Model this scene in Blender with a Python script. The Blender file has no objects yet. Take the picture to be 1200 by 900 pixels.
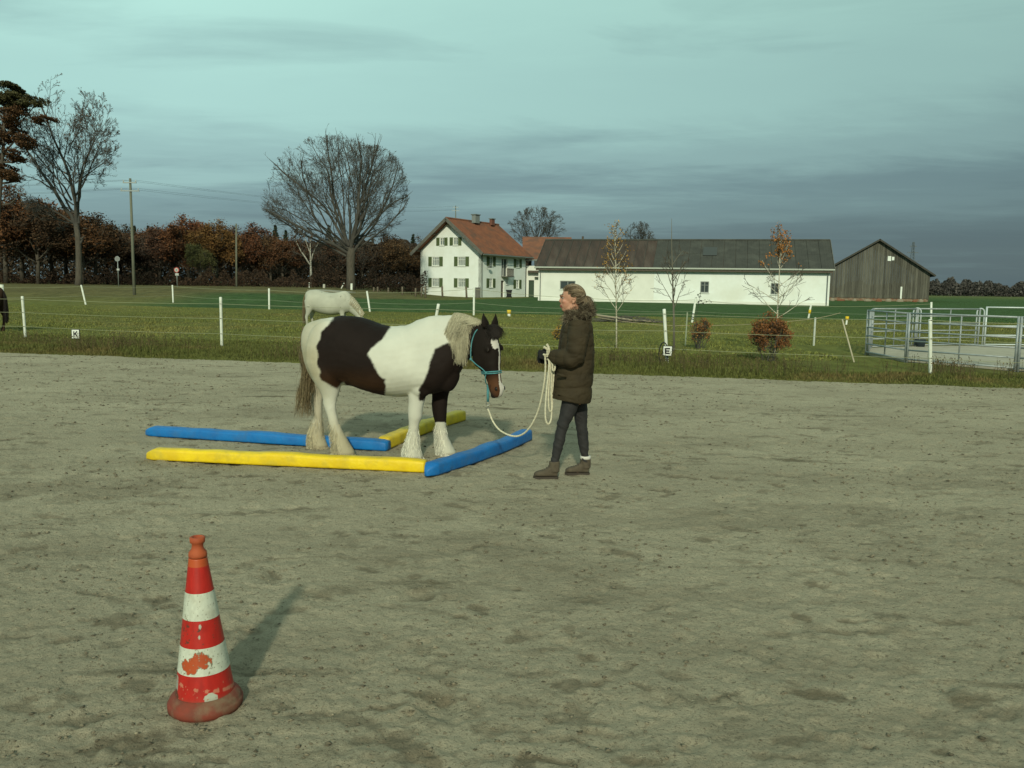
import bpy, bmesh, math, random
import numpy as np
from mathutils import Vector, Matrix, Euler
random.seed(7)
S = bpy.context.scene
COL = S.collection
# ---------------------------------------------------------------- camera
F, CX, CY, CAMH = 1000.0, 600.0, 450.0, 1.70
PITCH, ROLL = math.atan(115.5/1000.0), 0.0142
cam_d = bpy.data.cameras.new('camera'); cam = bpy.data.objects.new('camera', cam_d); COL.objects.link(cam)
cam_d.sensor_width = 36; cam_d.lens = 30.0; cam_d.clip_start = 0.05; cam_d.clip_end = 6000
RM = Matrix.Rotation(math.radians(90)-PITCH, 3, 'X') @ Matrix.Rotation(ROLL, 3, 'Z')
cam.matrix_world = Matrix.Translation((0, 0, CAMH)) @ RM.to_4x4()
S.camera = cam
# ---------------------------------------------------------------- sky, sun, exposure
SUN_EL, SUN_AZ = math.radians(27), math.radians(-2.5)     # sun stands behind the photographer
SUN_STRENGTH = 2.7
S.view_settings.view_transform = 'Standard'; S.view_settings.look = 'None'
S.view_settings.exposure = 0.0; S.view_settings.gamma = 1.0
def lin(r, g, b):
    return tuple(((c/255)/12.92 if c/255 <= .04045 else ((c/255+.055)/1.055)**2.4) for c in (r, g, b)) + (1,)
sun_d = bpy.data.lights.new('sun', 'SUN'); sun = bpy.data.objects.new('sun', sun_d); COL.objects.link(sun)
sun_d.energy = SUN_STRENGTH; sun_d.angle = math.radians(2.6); sun_d.color = (1.0, .97, .74)
to_sun = Vector((math.sin(SUN_AZ)*math.cos(SUN_EL), -math.cos(SUN_AZ)*math.cos(SUN_EL), math.sin(SUN_EL)))
sun.rotation_euler = to_sun.to_track_quat('Z', 'Y').to_euler(); sun.location = to_sun*50
W = bpy.data.worlds.new('World'); S.world = W; W.use_nodes = True
def world():
    nt = W.node_tree; nt.nodes.clear(); N = nt.nodes.new; L = nt.links.new
    out = N('ShaderNodeOutputWorld')
    sky = N('ShaderNodeTexSky'); sky.sky_type = 'NISHITA'; sky.sun_disc = False
    sky.sun_elevation = SUN_EL; sky.sun_rotation = math.radians(180) - SUN_AZ
    b1 = N('ShaderNodeBackground'); b1.inputs[1].default_value = .1; L(sky.outputs[0], b1.inputs[0])
    b2 = N('ShaderNodeBackground'); b2.inputs[1].default_value = 1.02
    mx = N('ShaderNodeMixShader'); mx.inputs[0].default_value = .93
    L(b1.outputs[0], mx.inputs[1]); L(b2.outputs[0], mx.inputs[2]); L(mx.outputs[0], out.inputs[0])
    tc = N('ShaderNodeTexCoord'); sp = N('ShaderNodeSeparateXYZ'); L(tc.outputs['Generated'], sp.inputs[0])
    def M(op, a, b=None, c=None):
        n = N('ShaderNodeMath'); n.operation = op
        for i, v in enumerate((a, b, c)):
            if v is None: continue
            if isinstance(v, (int, float)): n.inputs[i].default_value = v
            else: L(v, n.inputs[i])
        return n.outputs[0]
    x, y, z = sp.outputs
    # cloud deck seen in perspective
    zc = M('ADD', M('MAXIMUM', z, 0.0), .055)
    cb = N('ShaderNodeCombineXYZ'); L(M('DIVIDE', x, zc), cb.inputs[0]); L(M('DIVIDE', y, zc), cb.inputs[1])
    def noise(scale, detail, rough, sx=1, sy=1, off=0, dist=0):
        mp = N('ShaderNodeMapping'); mp.inputs['Scale'].default_value = (sx, sy, 1); mp.inputs['Location'].default_value = (off, off*.7, 0)
        L(cb.outputs[0], mp.inputs[0]); n = N('ShaderNodeTexNoise'); n.inputs['Scale'].default_value = scale
        n.inputs['Detail'].default_value = detail; n.inputs['Roughness'].default_value = rough; n.inputs['Distortion'].default_value = dist
        L(mp.outputs[0], n.inputs[0]); return n.outputs[0]
    n1 = noise(.34, 7, .6, .7, 1.0, 3.3, .7); n2 = noise(1.3, 8, .65, .55, 1.1, 8.1, .9)
    el = M('ADD', z, M('MULTIPLY', M('SUBTRACT', n1, .5), .17))
    el = M('ADD', el, M('MULTIPLY', M('SUBTRACT', n2, .5), .05))
    el = M('SUBTRACT', el, M('MULTIPLY', x, .045))
    rp = N('ShaderNodeValToRGB'); L(el, rp.inputs[0]); cr = rp.color_ramp
    cr.interpolation = 'EASE'
    st = [(0.0, lin(90, 114, 122)), (.05, lin(98, 123, 129)), (.095, lin(118, 147, 150)), (.145, lin(148, 184, 181)),
          (.20, lin(168, 210, 202)), (.31, lin(180, 226, 214)), (.55, lin(178, 210, 194)), (1.0, lin(172, 198, 184))]
    while len(cr.elements) < len(st): cr.elements.new(.5)
    for e, (p, c) in zip(cr.elements, st): e.position = p; e.color = c
    # thin grey streaks
    n3 = noise(1.0, 7, .55, .62, 1.0, 15.3, .5)
    mr = N('ShaderNodeMapRange'); mr.inputs[1].default_value = .54; mr.inputs[2].default_value = .74; mr.inputs[3].default_value = 0; mr.inputs[4].default_value = .38
    L(n3, mr.inputs[0])
    mc = N('ShaderNodeMix'); mc.data_type = 'RGBA'; L(mr.outputs[0], mc.inputs[0]); L(rp.outputs[0], mc.inputs[6]); mc.inputs[7].default_value = lin(112, 142, 146)
    # heavier bank towards the right of the view
    rr = N('ShaderNodeMapRange'); L(x, rr.inputs[0]); rr.inputs[1].default_value = -.35; rr.inputs[2].default_value = .75; rr.inputs[3].default_value = 1.08; rr.inputs[4].default_value = .64
    mm = N('ShaderNodeVectorMath'); mm.operation = 'SCALE'; L(mc.outputs[2], mm.inputs[0]); L(rr.outputs[0], mm.inputs['Scale'])
    L(mm.outputs[0], b2.inputs[0])
world()
# ---------------------------------------------------------------- pixel rays -> world points (1200x900 frame of the photo)
RN = np.array(RM)
def ray(px, py): return RN @ np.array([(px-CX)/F, -(py-CY)/F, -1.0])
def ground(px, py, z=0.0):
    d = ray(px, py); t = (z-CAMH)/d[2]; return Vector((d[0]*t, d[1]*t, z))
def atY(px, py, Y):
    d = ray(px, py); t = Y/d[1]; return Vector((d[0]*t, Y, CAMH+d[2]*t))
def proj(v):      # (N,3) world -> (N,2) photo px
    q = (np.asarray(v) - np.array([0, 0, CAMH])) @ RN
    return np.stack([CX + F*q[:, 0]/-q[:, 2], CY - F*q[:, 1]/-q[:, 2]], 1)
# ---------------------------------------------------------------- noise
def _h(ix, iy, s):
    n = (ix.astype(np.int64)*374761393 + iy.astype(np.int64)*668265263 + s*974634777) & 0x7fffffff
    n = ((n ^ (n >> 13))*1274126177) & 0x7fffffff
    return ((n ^ (n >> 16)) & 0xffff)/65535.0
def vn(x, y, s=0):
    x = np.asarray(x, float); y = np.asarray(y, float)
    ix = np.floor(x); iy = np.floor(y); fx = x-ix; fy = y-iy
    fx = fx*fx*(3-2*fx); fy = fy*fy*(3-2*fy)
    a = _h(ix, iy, s); b = _h(ix+1, iy, s); c = _h(ix, iy+1, s); d = _h(ix+1, iy+1, s)
    return (a*(1-fx)+b*fx)*(1-fy) + (c*(1-fx)+d*fx)*fy
def fbm(x, y, s=0, o=4):
    r = 0; a = .5; k = 1.0
    for i in range(o): r = r + a*vn(x*k, y*k, s+i); a *= .5; k *= 2.03
    return r/(1-.5**o)
def sstep(a, b, x):
    t = np.clip((np.asarray(x, float)-a)/(b-a), 0, 1); return t*t*(3-2*t)
# ---------------------------------------------------------------- object helpers
def tag(o, label=None, cat=None, group=None, kind=None):
    if label: o['label'] = label
    if cat: o['category'] = cat
    if group: o['group'] = group
    if kind: o['kind'] = kind
    return o
def thing(name, label, cat, loc=(0, 0, 0), group=None, rz=0):
    o = bpy.data.objects.new(name, None); COL.objects.link(o); o.location = loc; o.rotation_euler = (0, 0, rz)
    o.empty_display_size = .2
    return tag(o, label, cat, group)
def wl(o):
    m = Matrix.Identity(4)
    while o is not None: m = Matrix.LocRotScale(o.location, o.rotation_euler, o.scale) @ m; o = o.parent
    return m
def place(name, me, m=None, parent=None):
    """link mesh given in world coordinates (parent transforms are taken out)"""
    o = bpy.data.objects.new(name, me); COL.objects.link(o)
    if m is not None:
        me.materials.clear(); me.materials.append(m)
    if parent is not None:
        me.transform(wl(parent).inverted()); o.parent = parent
    return o
def recentre(o):
    """put a single-mesh thing's origin at its base centre"""
    me = o.data; n = len(me.vertices); c = np.empty(n*3); me.vertices.foreach_get('co', c); c = c.reshape(-1, 3)
    b = Vector(((c[:, 0].min()+c[:, 0].max())/2, (c[:, 1].min()+c[:, 1].max())/2, c[:, 2].min()))
    me.transform(Matrix.Translation(-b)); o.location = b; return o
def npmesh(name, v, f, smooth=False):
    v = np.asarray(v, np.float32); f = np.asarray(f, np.int32); k = f.shape[1]
    me = bpy.data.meshes.new(name); me.vertices.add(len(v)); me.vertices.foreach_set('co', v.ravel())
    me.loops.add(f.size); me.loops.foreach_set('vertex_index', f.ravel())
    me.polygons.add(len(f)); me.polygons.foreach_set('loop_start', np.arange(0, f.size, k, dtype=np.int32))
    me.update(calc_edges=True); me.validate()
    if smooth: me.shade_smooth()
    return me
def setcol(me, cols, name='tint'):
    a = me.color_attributes.new(name, 'FLOAT_COLOR', 'POINT'); c = np.ones((len(cols), 4), np.float32); c[:, :3] = cols
    a.data.foreach_set('color', c.ravel())
class MB:
    def __init__(s): s.v = []; s.f = []
    def add(s, vs, fs):
        n = len(s.v); s.v.extend([tuple(p) for p in vs]); s.f.extend([tuple(i+n for i in q) for q in fs])
    def hexa(s, p):   # 8 points: bottom 0-3 ccw, top 4-7
        s.add(p, [(3, 2, 1, 0), (4, 5, 6, 7), (0, 1, 5, 4), (1, 2, 6, 5), (2, 3, 7, 6), (3, 0, 4, 7)])
    def box(s, c, d, U=Vector((1, 0, 0)), V=Vector((0, 1, 0)), Wv=Vector((0, 0, 1))):
        c = Vector(c); a, b, e = U*d[0]/2, V*d[1]/2, Wv*d[2]/2
        s.hexa([c-a-b-e, c+a-b-e, c+a+b-e, c-a+b-e, c-a-b+e, c+a-b+e, c+a+b+e, c-a+b+e])
    def tube(s, pts, rad, n=8, caps=True, up=None, flat=1.0):
        pts = [Vector(p) for p in pts]; m = len(pts)
        if isinstance(rad, (int, float)): rad = [rad]*m
        base = len(s.v); ref = Vector(up) if up else None; prev = None
        for i in range(m):
            t = (pts[min(i+1, m-1)]-pts[max(i-1, 0)])
            t = t.normalized() if t.length > 1e-9 else Vector((0, 0, 1))
            if prev is None:
                r = ref if ref is not None else (Vector((0, 0, 1)) if abs(t.z) < .9 else Vector((1, 0, 0)))
                u = (r - t*r.dot(t)).normalized()
            else:
                u = prev - t*prev.dot(t); u = u.normalized() if u.length > 1e-6 else prev
            prev = u; w = t.cross(u)
            for k in range(n):
                a = 2*math.pi*k/n
                s.v.append(tuple(pts[i] + u*math.cos(a)*rad[i] + w*math.sin(a)*rad[i]*flat))
        for i in range(m-1):
            for k in range(n):
                a = base+i*n+k; b = base+i*n+(k+1) % n; s.f.append((a, b, b+n, a+n))
        if caps:
            s.f.append(tuple(base+k for k in reversed(range(n)))); s.f.append(tuple(base+(m-1)*n+k for k in range(n)))
    def rings(s, R, caps=True):     # list of equal-length point loops
        base = len(s.v); n = len(R[0])
        for r in R: s.v.extend([tuple(p) for p in r])
        for i in range(len(R)-1):
            for k in range(n):
                a = base+i*n+k; b = base+i*n+(k+1) % n; s.f.append((a, b, b+n, a+n))
        if caps:
            s.f.append(tuple(base+k for k in reversed(range(n)))); s.f.append(tuple(base+(len(R)-1)*n+k for k in range(n)))
    def ball(s, c, r, seg=12, rg=8, axes=None):
        c = Vector(c); r = (r, r, r) if isinstance(r, (int, float)) else r
        A = axes or (Vector((1, 0, 0)), Vector((0, 1, 0)), Vector((0, 0, 1)))
        R = []
        for i in range(rg+1):
            p = math.pi*(.02+.96*i/rg)
            R.append([c + A[0]*r[0]*math.sin(p)*math.cos(2*math.pi*k/seg) + A[1]*r[1]*math.sin(p)*math.sin(2*math.pi*k/seg) - A[2]*r[2]*math.cos(p) for k in range(seg)])
        s.rings(R)
    def mesh(s, name='m'):
        me = bpy.data.meshes.new(name); me.from_pydata(s.v, [], s.f); me.update(); return me
    def build(s, name, m=None, parent=None, smooth=False, bevel=0):
        me = s.mesh(name)
        if bevel:
            bm = bmesh.new(); bm.from_mesh(me); bmesh.ops.recalc_face_normals(bm, faces=bm.faces)
            bmesh.ops.bevel(bm, geom=bm.edges[:], offset=bevel, segments=1, affect='EDGES', profile=.6); bm.to_mesh(me); bm.free()
        if smooth: me.shade_smooth()
        return place(name, me, m, parent)
def remesh(me, voxel, it=4, fac=.5):
    o = bpy.data.objects.new('tmp', me); COL.objects.link(o)
    md = o.modifiers.new('r', 'REMESH'); md.mode = 'VOXEL'; md.voxel_size = voxel; md.adaptivity = 0
    if it:
        sm = o.modifiers.new('s', 'SMOOTH'); sm.factor = fac; sm.iterations = it
    dg = bpy.context.evaluated_depsgraph_get(); dg.update()
    r = bpy.data.meshes.new_from_object(o.evaluated_get(dg)); bpy.data.objects.remove(o); r.shade_smooth(); return r
def mverts(me):
    c = np.empty(len(me.vertices)*3, np.float32); me.vertices.foreach_get('co', c); return c.reshape(-1, 3)
def mnorms(me):
    c = np.empty(len(me.vertices)*3, np.float32); me.vertex_normals.foreach_get('vector', c); return c.reshape(-1, 3)
def csm(rows, per=4):
    """Catmull-Rom through rows of numbers"""
    A = np.array(rows, float); n = len(A); out = []
    for i in range(n-1):
        p0, p1, p2, p3 = A[max(i-1, 0)], A[i], A[i+1], A[min(i+2, n-1)]
        for k in range(per):
            t = k/per; out.append(.5*((2*p1)+(-p0+p2)*t+(2*p0-5*p1+4*p2-p3)*t*t+(-p0+3*p1-3*p2+p3)*t**3))
    out.append(A[-1]); return np.array(out)
def copy_tree(o, parent=None):
    c = o.copy(); COL.objects.link(c); c.parent = parent
    for ch in list(o.children): copy_tree(ch, c)
    return c
# ---------------------------------------------------------------- materials
def mat(name, c1, c2=None, scale=3.0, rough=.8, bump=0.0, bscale=None, detail=5, attr=None, metal=0, stretch=(1, 1, 1),
        lo=.35, hi=.65, island=0.0, objcol=False, objrnd=0.0, spec=.3, coords='Object', c3=None, s3=.5, trans=0.0, bdist=.02, sheen=0):
    m = bpy.data.materials.new(name); m.use_nodes = True; nt = m.node_tree; N = nt.nodes.new; L = nt.links.new
    p = nt.nodes['Principled BSDF']; p.inputs['Roughness'].default_value = rough; p.inputs['Metallic'].default_value = metal
    p.inputs['Specular IOR Level'].default_value = spec
    if sheen: p.inputs['Sheen Weight'].default_value = sheen
    tc = N('ShaderNodeTexCoord'); mp = N('ShaderNodeMapping'); mp.inputs['Scale'].default_value = stretch
    if coords == 'World':
        g = N('ShaderNodeNewGeometry'); L(g.outputs['Position'], mp.inputs[0])
    else: L(tc.outputs['Object'], mp.inputs[0])
    def noise(sc, det=detail, r=.6):
        n = N('ShaderNodeTexNoise'); n.inputs['Scale'].default_value = sc; n.inputs['Detail'].default_value = det; n.inputs['Roughness'].default_value = r
        L(mp.outputs[0], n.inputs[0]); return n.outputs[0]
    def mixc(fac, a, b, mode='MIX'):
        x = N('ShaderNodeMix'); x.data_type = 'RGBA'; x.blend_type = mode
        for i, v in ((0, fac), (6, a), (7, b)):
            if hasattr(v, 'node'): L(v, x.inputs[i])
            else: x.inputs[i].default_value = v
        return x.outputs[2]
    def rng(v, a, b, c=0, d=1):
        x = N('ShaderNodeMapRange'); L(v, x.inputs[0])
        for i, q in enumerate((a, b, c, d)): x.inputs[i+1].default_value = q
        return x.outputs[0]
    c1 = tuple(c1[:3])+(1,)
    col = c1
    if c2: col = mixc(rng(noise(scale), lo, hi), c1, tuple(c2[:3])+(1,))
    if c3: col = mixc(rng(noise(s3), .5, .68), col, tuple(c3[:3])+(1,))
    if attr:
        a = N('ShaderNodeAttribute'); a.attribute_name = attr; col = mixc(1.0, a.outputs['Color'], col, 'MULTIPLY')
    if objcol:
        oi = N('ShaderNodeObjectInfo'); col = mixc(1.0, oi.outputs['Color'], col, 'MULTIPLY')
    if island:
        g = N('ShaderNodeNewGeometry'); v = rng(g.outputs['Random Per Island'], 0, 1, 1-island, 1+island)
        x = N('ShaderNodeVectorMath'); x.operation = 'SCALE'
        if hasattr(col, 'node'): L(col, x.inputs[0])
        else: x.inputs[0].default_value = col[:3]
        L(v, x.inputs['Scale']); col = x.outputs[0]
    if objrnd:
        oi = N('ShaderNodeObjectInfo'); v = rng(oi.outputs['Random'], 0, 1, 1-objrnd, 1+objrnd)
        x = N('ShaderNodeVectorMath'); x.operation = 'SCALE'
        if hasattr(col, 'node'): L(col, x.inputs[0])
        else: x.inputs[0].default_value = col[:3]
        L(v, x.inputs['Scale']); col = x.outputs[0]
    if hasattr(col, 'node'): L(col, p.inputs['Base Color'])
    else: p.inputs['Base Color'].default_value = col
    if bump:
        b = N('ShaderNodeBump'); b.inputs['Strength'].default_value = bump; b.inputs['Distance'].default_value = bdist
        L(noise(bscale or scale*4, 6, .65), b.inputs['Height']); L(b.outputs[0], p.inputs['Normal'])
    return m
# ================================================================ THE GROUND
E0, E1 = ground(0, 413), ground(1200, 455)       # far edge of the sand arena
def edgeY(x):
    k = (E1.y-E0.y)/(E1.x-E0.x); return E0.y + (np.asarray(x, float)-E0.x)*k
def terrain(x, y):
    x = np.asarray(x, float); y = np.asarray(y, float)
    bank = sstep(58, 84, y)*sstep(-5, -22, x + (y-90)*.05)
    z = 1.02*bank
    z = z + .05*(fbm(x*.22, y*.22, 5, 3)-.5)*sstep(1, 6, y-edgeY(x))*sstep(120, 60, y)
    e = y-edgeY(x)
    z = z + .05*sstep(-.1, .9, e) - .09*(1-sstep(-.6, .1, e))
    return z
# hoof prints and scuffs
rng = np.random.default_rng(11)
prints = []
for i in range(900):
    y = rng.uniform(1.9, 20); x = rng.uniform(-.75, .75)*(y+1.5)
    prints.append((x, y, rng.uniform(.05, .11), rng.uniform(0, 3.14), rng.uniform(.35, 1)))
def sand_h(X, Y):
    z = .016*(fbm(X*1.1, Y*1.1, 21, 3)-.5) + .014*(fbm(X*4.6, Y*4.6, 31, 4)-.5)
    ridg = np.abs(fbm(X*7.5, Y*10, 41, 4)-.5)*2
    z = z + .011*(ridg**.8-.35)
    z = z + .016*(fbm(X*24, Y*24, 51, 3)-.5)
    # long drag marks running across
    w = Y + .25*fbm(X*.3, Y*.3, 61, 2)
    z = z + .0025*np.sin(w*9)*sstep(.4, .7, fbm(X*.25, Y*.5, 71, 2))
    return z
def make_sand():
    ys = [1.2]
    while ys[-1] < 21.5: ys.append(ys[-1] + max(.014, .0048*ys[-1]))
    ys = np.array(ys); nx = 760; us = np.linspace(-1, 1, nx)
    X = us[None, :]*(1.9+ys[:, None]*.72); Y = np.repeat(ys[:, None], nx, 1)
    Z = sand_h(X, Y)
    for (px, py, r, a, dep) in prints:
        j0, j1 = np.searchsorted(ys, [py-r*3, py+r*3])
        hw = 1.9+py*.72; i0 = int(max(0, ((px-r*3)/hw*.5+.5)*(nx-1)-3)); i1 = int(min(nx, ((px+r*3)/hw*.5+.5)*(nx-1)+3))
        if j1 <= j0 or i1 <= i0: continue
        dx = X[j0:j1, i0:i1]-px; dy = Y[j0:j1, i0:i1]-py
        u = (dx*math.cos(a)+dy*math.sin(a))/r; v = (-dx*math.sin(a)+dy*math.cos(a))/(r*1.25)
        d = np.sqrt(u*u+v*v) + .9*(fbm(X[j0:j1, i0:i1]*18, Y[j0:j1, i0:i1]*18, 3, 3)-.5)
        Z[j0:j1, i0:i1] += dep*(-.013*np.exp(-(d/.8)**4) + .005*np.exp(-((d-1.25)/.28)**2))
    e = Y - edgeY(X) + .30*(fbm(X*1.3, Y*1.3, 81, 4)-.5)
    Z -= .16*sstep(-.05, .22, e)
    # disturbed, still damp sand: ragged scuffs, a few larger churned places; also darker patches round the horse
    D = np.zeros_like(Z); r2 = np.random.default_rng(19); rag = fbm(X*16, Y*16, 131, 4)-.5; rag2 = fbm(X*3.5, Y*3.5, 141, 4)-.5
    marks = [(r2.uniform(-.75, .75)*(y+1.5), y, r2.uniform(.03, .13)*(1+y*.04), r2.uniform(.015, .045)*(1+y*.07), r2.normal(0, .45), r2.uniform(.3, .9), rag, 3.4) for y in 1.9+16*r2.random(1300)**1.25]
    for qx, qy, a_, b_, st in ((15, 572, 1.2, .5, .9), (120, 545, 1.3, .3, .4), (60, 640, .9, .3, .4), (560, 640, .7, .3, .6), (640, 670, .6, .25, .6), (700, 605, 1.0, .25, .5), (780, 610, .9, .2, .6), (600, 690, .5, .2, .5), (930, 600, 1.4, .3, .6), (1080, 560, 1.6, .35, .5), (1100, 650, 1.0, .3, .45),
                             (440, 500, 1.2, .5, .75), (560, 500, .9, .6, .6), (470, 545, 1.5, .22, .5), (820, 700, .8, .2, .5), (980, 770, .9, .2, .45), (420, 760, .7, .2, .35), (330, 485, 1.2, .4, .4), (850, 520, 1.6, .4, .45), (700, 480, 1.4, .5, .4), (1000, 500, 1.5, .5, .35), (250, 460, 2.2, .6, .3), (900, 850, .9, .15, .5)):  # first two of this row: darker sand under and behind the horse
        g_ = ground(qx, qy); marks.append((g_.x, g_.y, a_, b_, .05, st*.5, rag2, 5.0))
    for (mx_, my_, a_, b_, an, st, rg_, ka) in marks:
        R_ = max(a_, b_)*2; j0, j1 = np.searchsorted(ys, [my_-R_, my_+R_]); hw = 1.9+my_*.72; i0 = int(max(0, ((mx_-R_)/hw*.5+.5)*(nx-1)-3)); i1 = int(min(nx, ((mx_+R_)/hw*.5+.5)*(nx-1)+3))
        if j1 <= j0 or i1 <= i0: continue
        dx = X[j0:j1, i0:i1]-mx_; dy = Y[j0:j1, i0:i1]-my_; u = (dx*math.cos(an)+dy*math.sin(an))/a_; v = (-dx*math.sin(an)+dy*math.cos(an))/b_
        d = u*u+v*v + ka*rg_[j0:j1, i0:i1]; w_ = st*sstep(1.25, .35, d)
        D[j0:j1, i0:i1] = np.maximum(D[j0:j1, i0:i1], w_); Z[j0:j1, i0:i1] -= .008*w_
    n = len(ys); idx = np.arange(n*nx).reshape(n, nx)
    f = np.stack([idx[:-1, :-1], idx[:-1, 1:], idx[1:, 1:], idx[1:, :-1]], -1).reshape(-1, 4)
    keep = (e[:-1, :-1] < 1.0).reshape(-1)
    me = npmesh('sand', np.stack([X, Y, Z], -1).reshape(-1, 3), f[keep], True)
    setcol(me, np.repeat(D.reshape(-1, 1), 3, 1), 'damp_dark'); return me
def sand_mat():
    m = bpy.data.materials.new('arena_sand'); m.use_nodes = True; nt = m.node_tree; N = nt.nodes.new; L = nt.links.new
    p = nt.nodes['Principled BSDF']; p.inputs['Roughness'].default_value = .95; p.inputs['Specular IOR Level'].default_value = .12
    g = N('ShaderNodeNewGeometry')
    def noise(s, d=5, r=.6, st=(1, 1, 1), off=0, dist=0):
        mp = N('ShaderNodeMapping'); mp.inputs['Scale'].default_value = st; mp.inputs['Location'].default_value = (off, off, 0); L(g.outputs['Position'], mp.inputs[0])
        n = N('ShaderNodeTexNoise'); n.inputs['Scale'].default_value = s; n.inputs['Detail'].default_value = d; n.inputs['Roughness'].default_value = r; n.inputs['Distortion'].default_value = dist
        L(mp.outputs[0], n.inputs[0]); return n.outputs[0]
    def rg(v, a, b, c=0, d=1):
        x = N('ShaderNodeMapRange'); x.clamp = True; L(v, x.inputs[0])
        for i, q in enumerate((a, b, c, d)): x.inputs[i+1].default_value = q
        return x.outputs[0]
    def mixc(f, a, b):
        x = N('ShaderNodeMix'); x.data_type = 'RGBA'
        for i, v in ((0, f), (6, a), (7, b)):
            if hasattr(v, 'node'): L(v, x.inputs[i])
            else: x.inputs[i].default_value = v
        return x.outputs[2]
    c = mixc(rg(noise(.45, 5, .6, (1, 1.6, 1)), .35, .68), (.455, .40, .285, 1), (.35, .305, .215, 1))
    c = mixc(rg(noise(2.6, 6, .7, (1, 1.7, 1), 9), .54, .70, 0, .70), c, (.20, .172, .115, 1))     # damp scuffs
    c = mixc(rg(noise(1.2, 5, .65, (.55, 2.2, 1), 31, .5), .60, .70, 0, .85), c, (.15, .125, .080, 1))     # churned damp streaks
    c = mixc(rg(noise(9, 6, .75, (1, 1, 1), 3), .57, .72, 0, .60), c, (.15, .125, .082, 1))
    c = mixc(rg(noise(30, 6, .8, (1, 1, 1), 13), .565, .65, 0, .72), c, (.11, .092, .060, 1))
    c = mixc(rg(noise(80, 4, .75), .575, .65, 0, .75), c, (.08, .068, .044, 1))
    c = mixc(rg(noise(36, 6, .8, (1, 1, 1), 55), .57, .69, 0, .60), c, (.60, .53, .38, 1))
    at = N('ShaderNodeAttribute'); at.attribute_name = 'damp_dark'; c = mixc(rg(at.outputs['Fac'], 0, 1, 0, .8), c, (.165, .135, .088, 1))
    L(c, p.inputs['Base Color'])
    b1 = N('ShaderNodeBump'); b1.inputs['Strength'].default_value = 1.0; b1.inputs['Distance'].default_value = .035; L(noise(24, 8, .72), b1.inputs['Height'])
    b2 = N('ShaderNodeBump'); b2.inputs['Strength'].default_value = .6; b2.inputs['Distance'].default_value = .008; L(noise(120, 5, .7), b2.inputs['Height'])
    L(b1.outputs[0], b2.inputs['Normal']); L(b2.outputs[0], p.inputs['Normal'])
    return m
M_sand = sand_mat()
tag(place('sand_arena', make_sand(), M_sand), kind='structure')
# clods and crumbs thrown up by hooves
def make_clods():
    r = np.random.default_rng(5); n = 42000
    y = 1.9 + 17*r.random(n)**1.35; x = (r.random(n)*2-1)*(1.4+y*.68)
    k = fbm(x*1.3, y*1.3, 91, 3) + .35*(r.random(n)-.5); ok = (k > .47) & (y < edgeY(x)-.2); x, y = x[ok], y[ok]; n = len(x)
    s = .0022 + .0075*r.random(n)**3.5 ; s *= (1+y*.09)
    o = np.array([[1, 0, 0], [0, 1, 0], [-1, 0, 0], [0, -1, 0], [0, 0, .8], [0, 0, -.6]])
    a = r.random(n)*6.28; V = o[None]*(.35+1.3*r.random((n, 6, 1)))*s[:, None, None]; V[..., 2] *= .6
    ca, sa = np.cos(a)[:, None], np.sin(a)[:, None]
    P = np.stack([V[..., 0]*ca-V[..., 1]*sa*1.2+x[:, None], V[..., 0]*sa+V[..., 1]*ca+y[:, None], V[..., 2]+(sand_h(x, y)+s*.25)[:, None]], -1)
    F = np.array([[0, 1, 4], [1, 2, 4], [2, 3, 4], [3, 0, 4], [1, 0, 5], [2, 1, 5], [3, 2, 5], [0, 3, 5]])
    return npmesh('clods', P.reshape(-1, 3), (F[None]+np.arange(n)[:, None, None]*6).reshape(-1, 3))
tag(place('sand_clods', make_clods(), mat('sand_clod', (.10, .085, .056), (.24, .205, .14), 9, .95, island=.35, coords='World')),
    'loose crumbs and clods of sand thrown up across the arena', 'sand clods', kind='stuff')
# ---------------------------------------------------------------- meadow to the horizon
def meadow_mat():
    m = bpy.data.materials.new('meadow_grass'); m.use_nodes = True; nt = m.node_tree; N = nt.nodes.new; L = nt.links.new
    p = nt.nodes['Principled BSDF']; p.inputs['Roughness'].default_value = .95; p.inputs['Specular IOR Level'].default_value = .1
    a = N('ShaderNodeAttribute'); a.attribute_name = 'tint'
    g = N('ShaderNodeNewGeometry')
    def noise(s, st=(1, 1, 1)):
        mp = N('ShaderNodeMapping'); mp.inputs['Scale'].default_value = st; L(g.outputs['Position'], mp.inputs[0])
        n = N('ShaderNodeTexNoise'); n.inputs['Scale'].default_value = s; n.inputs['Detail'].default_value = 7; n.inputs['Roughness'].default_value = .68; L(mp.outputs[0], n.inputs[0]); return n.outputs[0]
    v = N('ShaderNodeMapRange'); L(noise(1.6, (1, .5, 1)), v.inputs[0])
    for i, q in enumerate((.3, .7, .62, 1.36)): v.inputs[i+1].default_value = q
    x = N('ShaderNodeVectorMath'); x.operation = 'SCALE'; L(a.outputs['Color'], x.inputs[0]); L(v.outputs[0], x.inputs['Scale'])
    L(x.outputs[0], p.inputs['Base Color'])
    b = N('ShaderNodeBump'); b.inputs['Strength'].default_value = .9; b.inputs['Distance'].default_value = .12; L(noise(5), b.inputs['Height']); L(b.outputs[0], p.inputs['Normal'])
    return m
def green_mask(x, y):
    lim = 50 + 3*(fbm(x*.12, y*.12, 14, 3)-.5) - np.clip(x, 0, 60)*.12 + np.clip(-x-6, 0, 40)*.28
    g = sstep(-.8, .8, y-lim)
    left = sstep(-30, -22, x + 3*(fbm(x*.1, y*.1, 15, 2)-.5))
    far = sstep(2, -2, y-(74 + np.clip(x+12, 0, 14)*3))        # bank and roadside on the left are rough grass
    far = np.where(x > 2, 1, far)
    return g*left*far*(1-.75*sstep(150, 330, y))
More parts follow.
